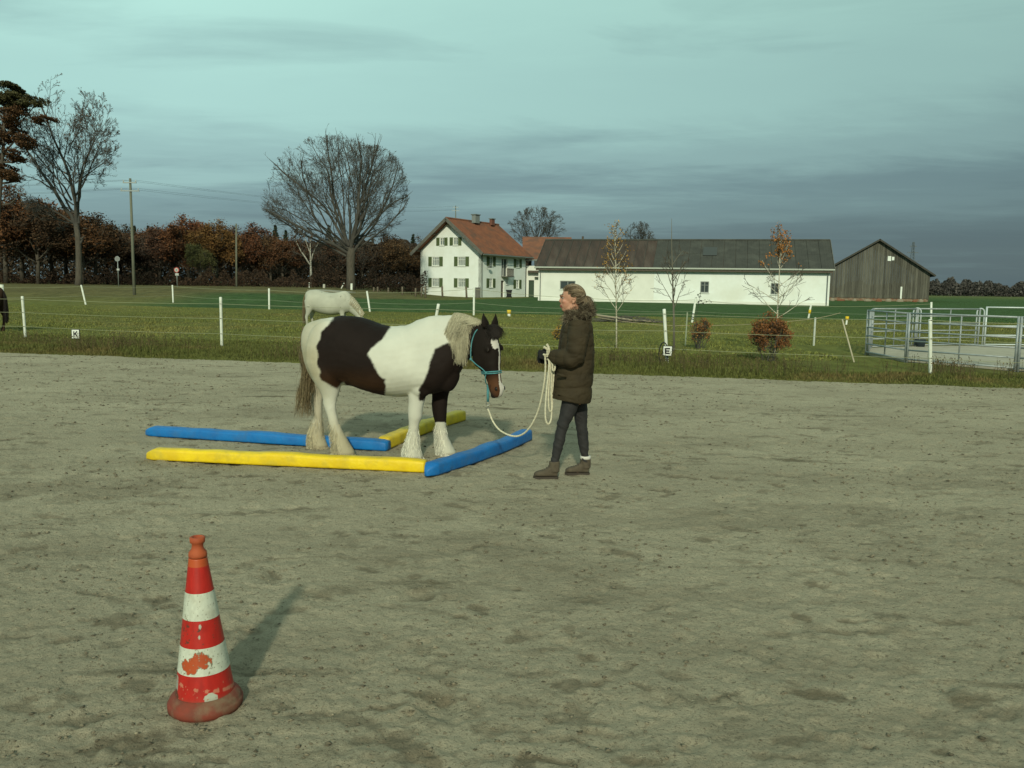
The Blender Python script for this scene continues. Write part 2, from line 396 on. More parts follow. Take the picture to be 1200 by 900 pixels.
def meadow_col(x, y):
    n = fbm(x*.35, y*.35, 17, 4); n2 = fbm(x*.09, y*.05, 18, 3)
    olive = np.array([.135, .142, .036]); dry = np.array([.175, .158, .052]); crop = np.array([.052, .096, .030]); rough = np.array([.125, .110, .045]); farc = np.array([.11, .13, .06])
    c = olive[None]*(1-sstep(.45, .75, n)[:, None]*.6) + dry[None]*sstep(.45, .75, n)[:, None]*.6
    c = c*(.82+.36*n2)[:, None]
    bank = (sstep(56, 74, y)*sstep(-4, -14, x))[:, None]
    c = c*(1-bank) + rough[None]*bank*(.75+.5*n[:, None])
    gm = green_mask(x, y)[:, None]; c = c*(1-gm) + crop[None]*(.85+.3*n[:, None])*gm
    f = sstep(200, 420, y)[:, None]; c = c*(1-f)+farc[None]*f
    return c
def make_meadow():
    ys = np.concatenate([[-400, -100, -20, 0, 8], np.arange(12, 30, .22), np.geomspace(30, 140, 150), np.geomspace(145, 2600, 60)])
    us = np.sign(np.linspace(-1, 1, 260))*np.abs(np.linspace(-1, 1, 260))**1.25
    X = us[None, :]*(22+np.abs(ys[:, None])*1.3); Y = np.repeat(ys[:, None], len(us), 1)
    Z = terrain(X, Y) + .03*(fbm(X*1.5, Y*1.5, 6, 3)-.5)*sstep(.2, 1, Y-edgeY(X))
    nx = len(us); n = len(ys); idx = np.arange(n*nx).reshape(n, nx)
    f = np.stack([idx[:-1, :-1], idx[:-1, 1:], idx[1:, 1:], idx[1:, :-1]], -1).reshape(-1, 4)
    me = npmesh('meadow', np.stack([X, Y, Z], -1).reshape(-1, 3), f, True)
    setcol(me, meadow_col(X.ravel(), Y.ravel())); return me
tag(place('meadow', make_meadow(), meadow_mat()), kind='structure')
# ---------------------------------------------------------------- grass blades
def blades(x, y, z, h, w, seed, lean=.5):
    r = np.random.default_rng(seed); n = len(x); a = r.random(n)*6.283; l = (r.random(n)*lean)*h; b = r.random(n)*6.283
    dx, dy = np.cos(a)*w/2, np.sin(a)*w/2; lx, ly = np.cos(b)*l, np.sin(b)*l
    P = np.empty((n, 5, 3))
    P[:, 0] = np.stack([x-dx, y-dy, z], -1); P[:, 1] = np.stack([x+dx, y+dy, z], -1)
    P[:, 2] = np.stack([x+dx*.8+lx*.35, y+dy*.8+ly*.35, z+h*.6], -1); P[:, 3] = np.stack([x-dx*.8+lx*.35, y-dy*.8+ly*.35, z+h*.6], -1)
    P[:, 4] = np.stack([x+lx, y+ly, z+h*(1-.25*l/h)], -1)
    q = np.arange(n)[:, None]*5
    F = np.concatenate([q+np.array([[0, 1, 2]]), q+np.array([[0, 2, 3]]), q+np.array([[3, 2, 4]])])
    return P.reshape(-1, 3), F
M_blade = mat('grass_blade', (1, 1, 1), attr='tint', rough=.75, island=.3, spec=.2)
def verge():
    r = np.random.default_rng(3); n = 150000
    x = (r.random(n)*2-1)*17.5; e = -.12 + 5.2*r.random(n)**1.5; y = edgeY(x)+e
    k = fbm(x*.9, y*.9, 23, 3); k2 = fbm(x*.5, y*.8, 24, 3); ok = (k+.25*r.random(n) > .42) | (e > .35); x, y, e, k, k2 = (q[ok] for q in (x, y, e, k, k2)); n = len(x)
    tall = np.exp(-((e-1.0)/1.1)**2)
    h = (.035+.05*r.random(n)) + tall*np.clip(k-.42, 0, 1)*.40*r.random(n); h *= sstep(-.15, .25, e)*.7+.3
    pen = sstep(5.6, 6.6, x)*sstep(16.9, 17.4, y); h = h*(1-.8*pen)
    P, Fc = blades(x, y, terrain(x, y)-.01, h, .008+.008*r.random(n), 4, .8)
    br = (sstep(.48, .64, k2)*tall*.8 + .1*(r.random(n) > .8))[:, None]
    c = np.array([.100, .108, .028])*(1-br) + np.array([.155, .108, .044])*br
    c = c*(.65+.7*r.random(n))[:, None]
    me = npmesh('verge', P, Fc); setcol(me, np.repeat(c, 5, 0)); return me
tag(place('verge_grass', verge(), M_blade), 'rough green and brown grass verge along the far side of the sand', 'grass', kind='stuff')
def pasture():
    r = np.random.default_rng(8); n = 140000
    y = 20 + 34*r.random(n)**1.15; x = (r.random(n)*2-1)*(y*.66+2); e = y-edgeY(x); k = fbm(x*.5, y*.5, 33, 4)
    ok = (e > 4) & ~((x > 8) & (y < 25.5)); x, y, k = x[ok], y[ok], k[ok]; n = len(x)
    h = .02+.04*r.random(n)*(.4+k) + .07*(k > .62)*r.random(n)
    P, Fc = blades(x, y, terrain(x, y)-.01, h, .02+.015*r.random(n), 9, .9)
    c = meadow_col(x, y)*(.7+.65*r.random(n))[:, None]*1.1
    me = npmesh('pasture', P, Fc); setcol(me, np.repeat(c, 5, 0)); return me
tag(place('pasture_grass', pasture(), M_blade), 'short olive green pasture grass beyond the fence', 'grass', kind='stuff')
# white specks of litter and pale leaves lying in the verge are real in the photo: dandelion clocks
# ================================================================ HORSES
def add_head(mb, P0, ed, en, el, k=1.0):
    """head from poll (s=0) to muzzle; offsets in metres along the axis, front normal and side"""
    def hp(s, n, l): return P0 + ed*(s*k) + en*(n*k) + el*(l*k)
    rows = csm([(-.07, .00, -.05, .040), (-.03, .045, -.095, .066), (.03, .070, -.14, .090), (.10, .084, -.172, .106), (.17, .086, -.200, .110), (.24, .077, -.208, .102),
                (.31, .066, -.185, .084), (.38, .057, -.138, .066), (.45, .052, -.106, .058), (.51, .050, -.088, .058), (.56, .048, -.078, .060), (.60, .034, -.060, .050), (.625, .010, -.035, .030)], 3)
    R = []
    for s, f, b, h in rows:
        L = []
        for i in range(28):
            a = 2*math.pi*i/28; ca, sa = math.cos(a), math.sin(a)
            ex = .85; c2 = math.copysign(abs(ca)**ex, ca); s2 = math.copysign(abs(sa)**ex, sa)
            nn = (f+b)/2 + (f-b)/2*c2
            w = h*(1+.14*-ca if s < .3 else 1+.05*ca)
            L.append(hp(s, nn, w*s2))
        R.append(L)
    mb.rings(R)
    for sg in (-1, 1):
        mb.ball(hp(.165, .040, sg*.090), (.034*k, .030*k, .022*k), 10, 6, (ed, en, el))        # brow
        mb.ball(hp(.24, -.11, sg*.074), (.085*k, .070*k, .034*k), 12, 8, (ed, en, el))         # cheek
        mb.ball(hp(.545, .030, sg*.040), (.030*k, .022*k, .022*k), 10, 6, (ed, en, el))        # nostril rim
        # ears
        R = []
        for t in np.linspace(0, 1, 7):
            wd = .040*(1-t)**.6*(1+.55*math.sin(math.pi*min(1, t*1.4)))+.003
            c = hp(-.03-.150*t, .030+.022*t, sg*(.060+.036*t-.012*t*t))
            R.append([c + el*(math.cos(a)*wd*k) + en*(math.sin(a)*wd*.42*k) for a in [2*math.pi*i/10 for i in range(10)]])
        mb.rings(R)
    mb.ball(hp(.598, -.062, 0), (.030*k, .022*k, .034*k), 10, 6, (ed, en, el))   # chin
    return hp
def hring(c, h, rf, n, rl, N=18):       # horizontal ring: heading h, side n
    return [c + h*(rf*math.cos(2*math.pi*i/N)) + n*(rl*math.sin(2*math.pi*i/N)) for i in range(N)]
def hair_tris(paths, w0, w1, sides=3):
    """strands as thin 3-sided tubes; paths (n,m,3)"""
    P = np.asarray(paths, float); n, m, _ = P.shape
    T = np.gradient(P, axis=1); T /= np.linalg.norm(T, axis=2, keepdims=True)+1e-9
    ref = np.array([.3, .2, .93]); U = np.cross(T, ref); U /= np.linalg.norm(U, axis=2, keepdims=True)+1e-9; Vv = np.cross(T, U)
    w = np.linspace(0, 1, m)[None, :, None]; w = w0*(1-w)+w1*w
    vs = np.stack([P + (U*math.cos(a)+Vv*math.sin(a))*w for a in [2*math.pi*k/sides for k in range(sides)]], 2)   # n,m,s,3
    idx = np.arange(n*m*sides).reshape(n, m, sides); f = []
    for k in range(sides):
        q = (k+1) % sides; f.append(np.stack([idx[:, :-1, k], idx[:, :-1, q], idx[:, 1:, q], idx[:, 1:, k]], -1).reshape(-1, 4))
    return vs.reshape(-1, 3), np.concatenate(f)
def poly_in(pts, poly):
    x, y = pts[:, 0], pts[:, 1]; ins = np.zeros(len(pts), bool); n = len(poly); j = n-1
    for i in range(n):
        xi, yi = poly[i]; xj, yj = poly[j]
        c = ((yi > y) != (yj > y)) & (x < (xj-xi)*(y-yi)/(yj-yi+1e-12)+xi); ins ^= c; j = i
    return ins
Z1 = lambda L: [(330+a/4, 330+b/4) for a, b in L]
HC = Vector((-1.30, 8.40, 0)); PH = .20; Hh = Vector((math.cos(PH), -math.sin(PH), 0)); Hn = Vector((math.sin(PH), math.cos(PH), 0))
HS = 117.0
def P(px, py, lat=0.0):
    d = Vector(ray(px, py)); o = Vector((0, 0, CAMH)); t = ((HC + Hn*lat - o).dot(Hn))/d.dot(Hn); return o + d*t
M_coat = mat('horse_coat', (1, 1, 1), attr='tint', rough=.7, spec=.10, bump=.25, bscale=90, bdist=.004)
M_eye = mat('dark_eye', (.01, .008, .006), rough=.12, spec=.6)
def strand_mat(name, c): return mat(name, c, rough=.6, island=.45, spec=.25)
M_cream = strand_mat('cream_mane_hair', (.40, .365, .25)); M_tail = strand_mat('dun_tail_hair', (.20, .155, .085)); M_black = strand_mat('black_forelock_hair', (.018, .013, .010))
M_feather = strand_mat('dirty_feather_hair', (.50, .44, .29)); M_featherw = strand_mat('white_feather_hair', (.78, .76, .64))
def piebald():
    root = thing('piebald_horse', 'dark brown and white piebald cob wearing a teal rope halter, standing among the poles', 'horse', HC)
    mb = MB()
    T = [(357, 387, 404, .05, .0, 0), (360.5, 381, 424, .12, .0, 0), (366, 377, 440, .18, .0, 0), (375, 373.8, 450, .245, .05, 0), (388, 371.3, 452, .30, .08, 0), (402, 370.3, 450, .325, .1, 0), (416, 371, 451, .335, .1, 0),
         (430, 374.5, 456.5, .355, .08, 0), (445, 379.5, 461.5, .375, .06, 0), (460, 382.5, 464, .375, .08, 0), (475, 380.5, 464, .35, .12, 0), (490, 375.3, 462, .315, .2, 0), (504, 371, 460.5, .285, .3, 0),
         (518, 368.6, 459, .25, .35, -.01), (530, 367.2, 450, .20, .35, -.03), (541, 368.5, 431, .145, .3, -.06), (551, 372, 419, .11, .2, -.10), (560, 376, 412, .095, .1, -.14), (568, 381, 406, .08, 0, -.17)]
    T = csm(T, 4); R = []; crest = []
    for px, t, b, hw, tp, lat in T:
        A, B = P(px, t, lat), P(px, b, lat); c = (A+B)/2; hz = (A.z-B.z)/2; crest.append((c.copy(), hz, hw, tp, px))
        L = []
        for i in range(36):
            a = 2*math.pi*i/36; ca, sa = math.cos(a), math.sin(a); w = hw*(1-tp*ca)
            L.append(c + Hn*(w*math.copysign(abs(sa)**.92, sa)) + Vector((0, 0, hz*math.copysign(abs(ca)**.92, ca))))
        R.append(L)
    mb.rings(R)
    # haunch, shoulder, breast masses
    for sg in (-1, 1):
        mb.ball(P(386, 412, sg*.16), (.225, .15, .31), 20, 14, (Hh, Hn, Vector((0, 0, 1))))
        mb.ball(P(514, 420, sg*.13), (.19, .12, .30), 20, 14, (Hh, Hn, Vector((0, 0, 1))))
        mb.ball(P(524, 440, sg*.10), (.12, .10, .16), 16, 10, (Hh, Hn, Vector((0, 0, 1))))
        mb.ball(P(492, 450, sg*.15), (.11, .10, .13), 16, 10, (Hh, Hn, Vector((0, 0, 1))))
        mb.ball(P(404, 434, sg*.20), (.10, .07, .115), 14, 10, (Hh, Hn, Vector((0, 0, 1))))
        mb.ball(P(531, 428, sg*.12), (.075, .07, .09), 12, 8, (Hh, Hn, Vector((0, 0, 1)))); mb.ball(P(497, 456, sg*.17), (.06, .05, .06), 12, 8)
    legs = {
     'nh': (-.135, [(381, 405, 19, .12, -.03), (382, 425, 21, .13, -.03), (384, 440, 17.5, .115, -.02), (385.5, 452, 12.2, .085, 0), (386.5, 462, 9.2, .062, 0), (386.5, 470, 7.8, .050, 0), (387, 478, 6.8, .046, 0), (389, 487, 5.6, .040, 0), (392, 497, 5.6, .042, 0), (395, 506, 6.8, .052, 0), (398, 515, 8.4, .062, 0), (401, 523, 10.2, .074, 0), (402.5, 530, 12.2, .082, 0), (402.5, 533.6, 12.4, .082, 0)]),
     'fh': (.145, [(380, 405, 16, .12, .03), (378, 425, 17, .12, .03), (376, 440, 14, .105, .02), (374, 452, 10.5, .08, 0), (372.5, 461, 8, .055, 0), (372, 469, 6.5, .047, 0), (372.3, 478, 5.6, .042, 0), (371.8, 488, 5.6, .04, 0), (371, 498, 6.8, .045, 0), (370, 507, 8.4, .058, 0), (371, 515, 9.8, .068, 0), (373, 522, 10.8, .076, 0), (373.5, 526.6, 11, .078, 0)]),
     'nf': (-.13, [(497, 425, 16, .10, -.02), (494, 440, 14, .095, -.02), (490.5, 452, 10.6, .08, 0), (488.5, 462, 8.6, .066, 0), (487.5, 472, 7.4, .054, 0), (486.5, 482, 7.0, .052, 0), (486.3, 489, 6.9, .052, 0), (485.3, 496, 5.6, .042, 0), (484.6, 505, 5.3, .042, 0), (483.6, 513, 6.6, .052, 0), (482.6, 521, 8.2, .064, 0), (483, 529, 9.4, .076, 0), (484.5, 535, 10.2, .082, 0), (485, 538.6, 10.2, .082, 0)]),
     'ff': (.14, [(520, 425, 15, .10, .02), (519, 442, 13, .095, .01), (517.5, 454, 10.6, .085, 0), (516, 464, 8.8, .065, 0), (515.5, 476, 7.7, .055, 0), (515.5, 486, 7.3, .052, 0), (516, 493, 6.3, .048, 0), (516.5, 501, 5.6, .042, 0), (517.5, 509, 6.0, .048, 0), (519.5, 517, 7.4, .058, 0), (522, 525, 9, .070, 0), (524, 531, 10.2, .078, 0), (524.5, 534.2, 10.3, .078, 0)])}
    legc = {}
    for kx, (lat, rows) in legs.items():
        rows = csm(rows, 3); R = []; cs = []
        for px, py, r, rl, off in rows:
            c = P(px, py, lat+off); r *= 1.12; rl *= 1.12; cs.append((c.copy(), r/HS, rl)); R.append(hring(c, Hh, r/HS, Hn, rl))
        cs[-1][0].z = 0; base = cs[-1][0]
        R[-1] = hring(Vector((base.x, base.y, -.008)), Hh, rows[-1][2]/HS*1.1, Hn, rows[-1][3]*1.1); legc[kx] = cs; mb.rings(R)
    # knees and hocks
    mb.ball(P(381.5, 471, -.135), (.035, .03, .05), 10, 6); mb.ball(P(367.5, 470, .145), (.03, .028, .045), 10, 6)
    # head turned towards the photographer
    yaw = math.radians(43); en0 = Vector((math.cos(yaw), -math.sin(yaw), 0)); P0 = P(572.5, 388.5, -.20)
    ed = (Vector((0, 0, -1)) + en0*.20 + Vector((.03, 0, 0))).normalized(); en = (en0 - ed*en0.dot(ed)).normalized(); el = ed.cross(en).normalized()
    if el.y > 0: el = -el      # +el is the near cheek
    hp = add_head(mb, P0, ed, en, el, .99)
    me = remesh(mb.mesh(), .0095, 9, .5)
    v = mverts(me).astype(float); v += mnorms(me)*((.030*(fbm(v[:, 0]*4.2+v[:, 1]*2, v[:, 2]*4.2, 61, 2)-.5)+.013*(fbm(v[:, 0]*9, v[:, 2]*8+v[:, 1]*5, 63, 3)-.5))*sstep(.25, .6, v[:, 2])+.007*(fbm(v[:, 0]*30, v[:, 2]*14, 65, 3)-.5)*sstep(.6, .3, v[:, 2]))[:, None]
    me.vertices.foreach_set('co', v.astype(np.float32).ravel()); me.update()
    hn = np.array(Hn); hc = np.array(HC)
    side = (v-hc)@hn; mir = v - np.outer(np.maximum(side, 0)*2, hn); px = proj(mir)
    wob = np.stack([fbm(v[:, 0]*14, v[:, 2]*14, 1, 3)-.5, fbm(v[:, 0]*14, v[:, 2]*14, 2, 3)-.5], 1)*5
    q = px + wob
    A = Z1([(243, 150), (330, 140), (430, 160), (512, 200), (513, 219), (480, 265), (400, 335), (430, 392), (455, 440), (486, 462), (482, 500), (492, 560), (350, 560), (285, 470), (262, 500), (232, 492), (192, 466), (166, 400), (166, 300), (190, 235), (243, 172)])
    B = Z1([(722, 312), (780, 290), (812, 296), (830, 250), (866, 236), (892, 190), (960, 120), (1100, 120), (1100, 560), (792, 560), (784, 560), (776, 664), (718, 664), (708, 590), (700, 544), (680, 538), (668, 556), (644, 556), (644, 505), (668, 460), (696, 400), (703, 350)])
    n = len(v); dark = np.array([.013, .0085, .007]); white = np.array([.58, .575, .49])
    col = np.tile(white, (n, 1))
    fn = fbm(v[:, 0]*6, v[:, 2]*6, 9, 4)
    col *= (.86+.24*fn)[:, None]
    # dirt on the hind quarters and the lower legs
    d = np.maximum(sstep(394, 362, px[:, 0])*.75*(fn+.4), sstep(468, 520, px[:, 1])*np.where(px[:, 0] < 430, .85, .30))
    d = np.clip(d, 0, 1)[:, None]; col = col*(1-d)+np.array([.36, .31, .19])*d
    ft = sstep(.05, .02, v[:, 2])[:, None]; col = col*(1-ft*.7)+np.array([.22, .18, .12])*ft*.7
    offs = [(a, b) for a in (-.8, 0, .8) for b in (-.8, 0, .8)]
    soft = lambda pg: sum(poly_in(q+np.array(o_), pg).astype(float) for o_ in offs)/9
    Df, D2f = soft(A)*(px[:, 1] < 500), soft(B)
    warm = (sstep(425, 455, px[:, 1])*sstep(520, 400, px[:, 0]))[:, None]
    dk = dark*(1-warm)+np.array([.040, .019, .009])*warm; dk = dk*(.8+.5*fn)[:, None]
    farleg = (side > .02) & (v[:, 2] < .55)
    Df = Df*~farleg; col = col*(1-Df[:, None])+dk*Df[:, None]
    # near fore leg stays white although the far one is dark
    nf = (px[:, 0] < 497.5) & (px[:, 1] > 470)
    D2f = D2f*~nf
    # far fore leg: use own projection
    pr = proj(v); ff = (side > .02) & (pr[:, 0] > 500) & (pr[:, 1] > 440) & (pr[:, 1] < 495+wob[:, 0]*.5); ffw = (side > .02) & (pr[:, 0] > 500) & (pr[:, 1] >= 495+wob[:, 0]*.5)
    D2f = np.maximum(D2f, ff)*~ffw*~((side > .02) & (pr[:, 0] < 500) & (v[:, 2] < .5)); D2f = D2f[:, None]; col = col*(1-D2f)+(dark*(.85+.5*fn)[:, None])*D2f
    # head markings in head coordinates
    rel = v-np.array(P0); s = rel@np.array(ed)/.99; nn = rel@np.array(en)/.99; ll = rel@np.array(el)/.99
    head = (s > -.2) & (s < .75) & (np.abs(ll) < .15) & (v[:, 0] > P0.x-.16) & (px[:, 0] > 552)
    hcol = np.tile(np.array([.014, .010, .008]), (n, 1)); br = (sstep(.36, .50, s)*.9)[:, None]
    hcol = hcol*(1-br)+np.array([.095, .040, .018])*br
    rim = (sstep(.54, .60, s)*sstep(.04, -.05, nn))[:, None]; hcol = hcol*(1-rim)+np.array([.03, .022, .02])*rim
    w2 = (fbm(s*30, ll*30, 12, 2)-.5)
    star = (((s-.120)/.060)**2+((ll-.016)/.040)**2+w2*.9 < 1) & (nn > .02)
    strip = (np.abs(ll+.008+.010*np.sin(s*9)) < .011+.004*w2+.010*sstep(.45, .58, s)) & (nn > .0) & (s > .12)
    snip = (s > .50) & (ll < .004) & (nn > -.03) & (ll > -.06)
    hcol[star | strip | snip] = np.array([.60, .56, .50])
    nos = ((s-.548)**2/.020**2 + (nn-.034)**2/.013**2 < 1) & (np.abs(ll) > .042); hcol[nos] = np.array([.012, .009, .009])
    mouth = (np.abs(nn+.045-.10*(.62-s)) < .0035) & (s > .50); hcol[mouth] = np.array([.015, .01, .01])
    col[head] = hcol[head]
    setcol(me, np.clip(col, 0, 1)); place('body', me, M_coat, root)
    for sg in (-1, 1):
        e = MB(); e.ball(hp(.172, .046, sg*.0995), (.017, .013, .008), 14, 8, (ed, en, el)); e.build('eye', M_eye, root, True)
        e = MB(); e.ball(hp(.172, .046, sg*.0985), (.022, .018, .007), 14, 8, (ed, en, el)); e.build('eyelid', mat('eyelid_skin', (.03, .022, .018)), root, True)
        e = MB(); e.ball(hp(.550, .036, sg*.054), (.017, .010, .008), 12, 6, (ed, en, el)); e.build('nostril', M_eye, root, True)
    # mane falling on the near side of the neck
    r = np.random.default_rng(2); C = [c for c in crest if 534 < c[4] < 563]; paths = []
    for i in range(3800):
        u = r.random(); c, hz, hw, tp, cx = C[min(len(C)-1, int(u**.9*len(C)))]
        c = c + Hh*r.normal(0, .012); Ln = r.uniform(.34, .54)*(1.0 if cx < 549 else max(.16, 1-.14*(cx-549)))
        lift = .001+.010*r.random(); p = []; a0 = r.normal(0.0, .12); gone = 0; last = None; sway = r.normal(0, .035); bang = 0
        for j in range(9):
            t = j/8*Ln
            # walk down the neck ellipse, then hang
            a = -(abs(a0) + t/max(.14, (hz+hw)*.60)); 
            if a < -1.75: a = -1.75
            yy = math.sin(a)*(hw*(1-tp*math.cos(a))+lift); zz = math.cos(a)*(hz+lift)
            pz = Vector(c) + Hn*yy + Vector((0, 0, zz)) + Hh*(sway*(t/Ln)**1.5 - .045*(t/Ln) + .006*math.sin(t*40+i))
            if last is not None and a <= -1.75: pz = last + Vector((0, 0, -Ln/8)) + Hh*(sway*.1)
            p.append(tuple(pz)); last = pz
        paths.append(p)
    v_, f_ = hair_tris(paths, .0019, .0009); place('mane', npmesh('mane', v_, f_), M_cream, root)
    # forelock
    paths = []
    for i in range(1100):
        l0 = r.normal(0, .028); s0 = -.06+r.random()*.05; Ln = r.uniform(.05, .115); p = []
        for j in range(6):
            t = j/5; p.append(tuple(hp(s0+Ln*t, .050+.040*min(1, t*2.2)+.004*r.random(), l0*(1+.5*t)+.03*t*r.normal(0, .3))))
        paths.append(p)
    v_, f_ = hair_tris(paths, .0018, .0008); place('forelock', npmesh('forelock', v_, f_), M_black, root)
    # tail
    paths = []
    t0 = P(356.5, 383, 0)
    way = [P(356.5, 392), P(355.5, 410), P(359, 430), P(360, 448), P(358, 470), P(357, 490)]
    for i in range(900):
        g = r.random(); ox, oy = r.normal(0, .019), r.normal(0, .035); Ln = r.uniform(.45, 1.0); wisp = i % 7
        tgt = [0, -.055, .03, .045, -.02, .06, -.10][wisp]; p = [tuple(t0 + Vector((ox*.2, oy*.3, 0)))]
        amp = r.uniform(.004, .016)
        for j in range(1, 15):
            t = j/14*Ln; k = t*5; a = int(min(4, k)); b = way[a]*(1-(k-a))+way[a+1]*(k-a)
            sp = .35+.65*min(1, t*2.0); cl = max(0, t-.45)
            p.append(tuple(b + Vector((ox*sp + tgt*cl*2.0 + amp*math.sin(t*16+wisp*2.1), oy*sp, 0))))
        paths.append(p)
    v_, f_ = hair_tris(paths, .0024, .0010); place('tail', npmesh('tail', v_, f_), M_tail, root)
    # feathering round the pasterns
    for kx, cs in legc.items():
        paths = []; low = [c for c in cs if c[0].z < .34]
        for i in range(1300):
            c, rf, rl = low[int(r.random()**.5*(len(low)-2))]; a = r.random()*6.283
            dirv = Hh*math.cos(a)+Hn*math.sin(a); p0 = c + Hh*(rf*.93*math.cos(a)) + Hn*(rl*.93*math.sin(a)); Ln = r.uniform(.03, .075)
            Ln = min(Ln, max(.02, p0.z-.004)); back = .02 if math.cos(a) < 0 else .005; p = []
            for j in range(4):
                t = j/3; p.append(tuple(p0 + dirv*(.001+.013*t+back*.6*t)+Hh*(.004*math.sin(a*9))*t + Vector((0, 0, -Ln*t))))
            paths.append(p)
        v_, f_ = hair_tris(paths, .0016, .0007); o = place('leg_feather', npmesh('feather', v_, f_), M_feather if kx in ('nh', 'fh') else M_featherw, root)
        o['label'] = {'nh': 'dirty tan feathering on the near hind leg', 'fh': 'dirty tan feathering on the far hind leg', 'nf': 'white feathering on the near fore leg', 'ff': 'white feathering under the dark far fore leg'}[kx]
    return root, hp, (ed, en, el)
horse, hp, (ed, en, el) = piebald()
# ---------------------------------------------------------------- halter (worn: a thing of its own)
M_teal = mat('teal_rope', (.09, .27, .29), (.05, .18, .20), 30, .7, bump=.4, bscale=160, bdist=.004)
M_rope = mat('cream_rope', (.66, .62, .46), (.50, .46, .33), 60, .8, bump=.6, bscale=190, bdist=.004)
M_steel = mat('steel_clip', (.45, .44, .38), rough=.3, metal=.9)
def halter():
    root = thing('rope_halter', 'thin teal rope halter knotted round the head of the piebald horse', 'halter', hp(.3, 0, 0))
    def loop(name, pts, r=.0055):
        m = MB(); m.tube([Vector(q) for q in csm([tuple(p) for p in pts], 6)], r, 8); return m.build(name, M_teal, root, True)
    nb = []
    for i in range(25):
        a = 2*math.pi*i/24; nn = -.036+.104*math.cos(a); ll = .078*math.copysign(abs(math.sin(a))**.8, math.sin(a)); nb.append(hp(.385+.012*math.cos(a)-.010, nn*.98-.012, ll))
    loop('noseband', nb, .0065); loop('noseband', [p+ed*.016 for p in nb], .0055)
    for sg in (-1, 1):
        loop('cheek_rope', [hp(-.055, -.045, sg*.035), hp(-.02, -.085, sg*.083), hp(.06, -.130, sg*.106), hp(.15, -.158, sg*.116), hp(.23, -.180, sg*.112)])
        loop('jaw_rope', [hp(.23, -.180, sg*.112), hp(.29, -.12, sg*.110), hp(.34, -.07, sg*.092), hp(.385, -.035, sg*.083)])
        loop('chin_rope', [hp(.385, -.035, sg*.083), hp(.43, -.070, sg*.072), hp(.475, -.108, sg*.035), hp(.50, -.118, 0)])
        [(lambda k: (k.ball(q, .013, 10, 6), k.build('knot', M_teal, root, True)))(MB()) for q in (hp(.23, -.180, sg*.112), hp(.385, -.035, sg*.085))]
    loop('throat_rope', [hp(.23, -.180, .112), hp(.25, -.222, .05), hp(.255, -.232, 0), hp(.25, -.222, -.05), hp(.23, -.180, -.112)])
    k = MB(); k.ball(hp(.505, -.12, 0), .017, 10, 6); k.build('knot', M_teal, root, True)
    return root
halter(); CHIN = hp(.51, -.122, 0)
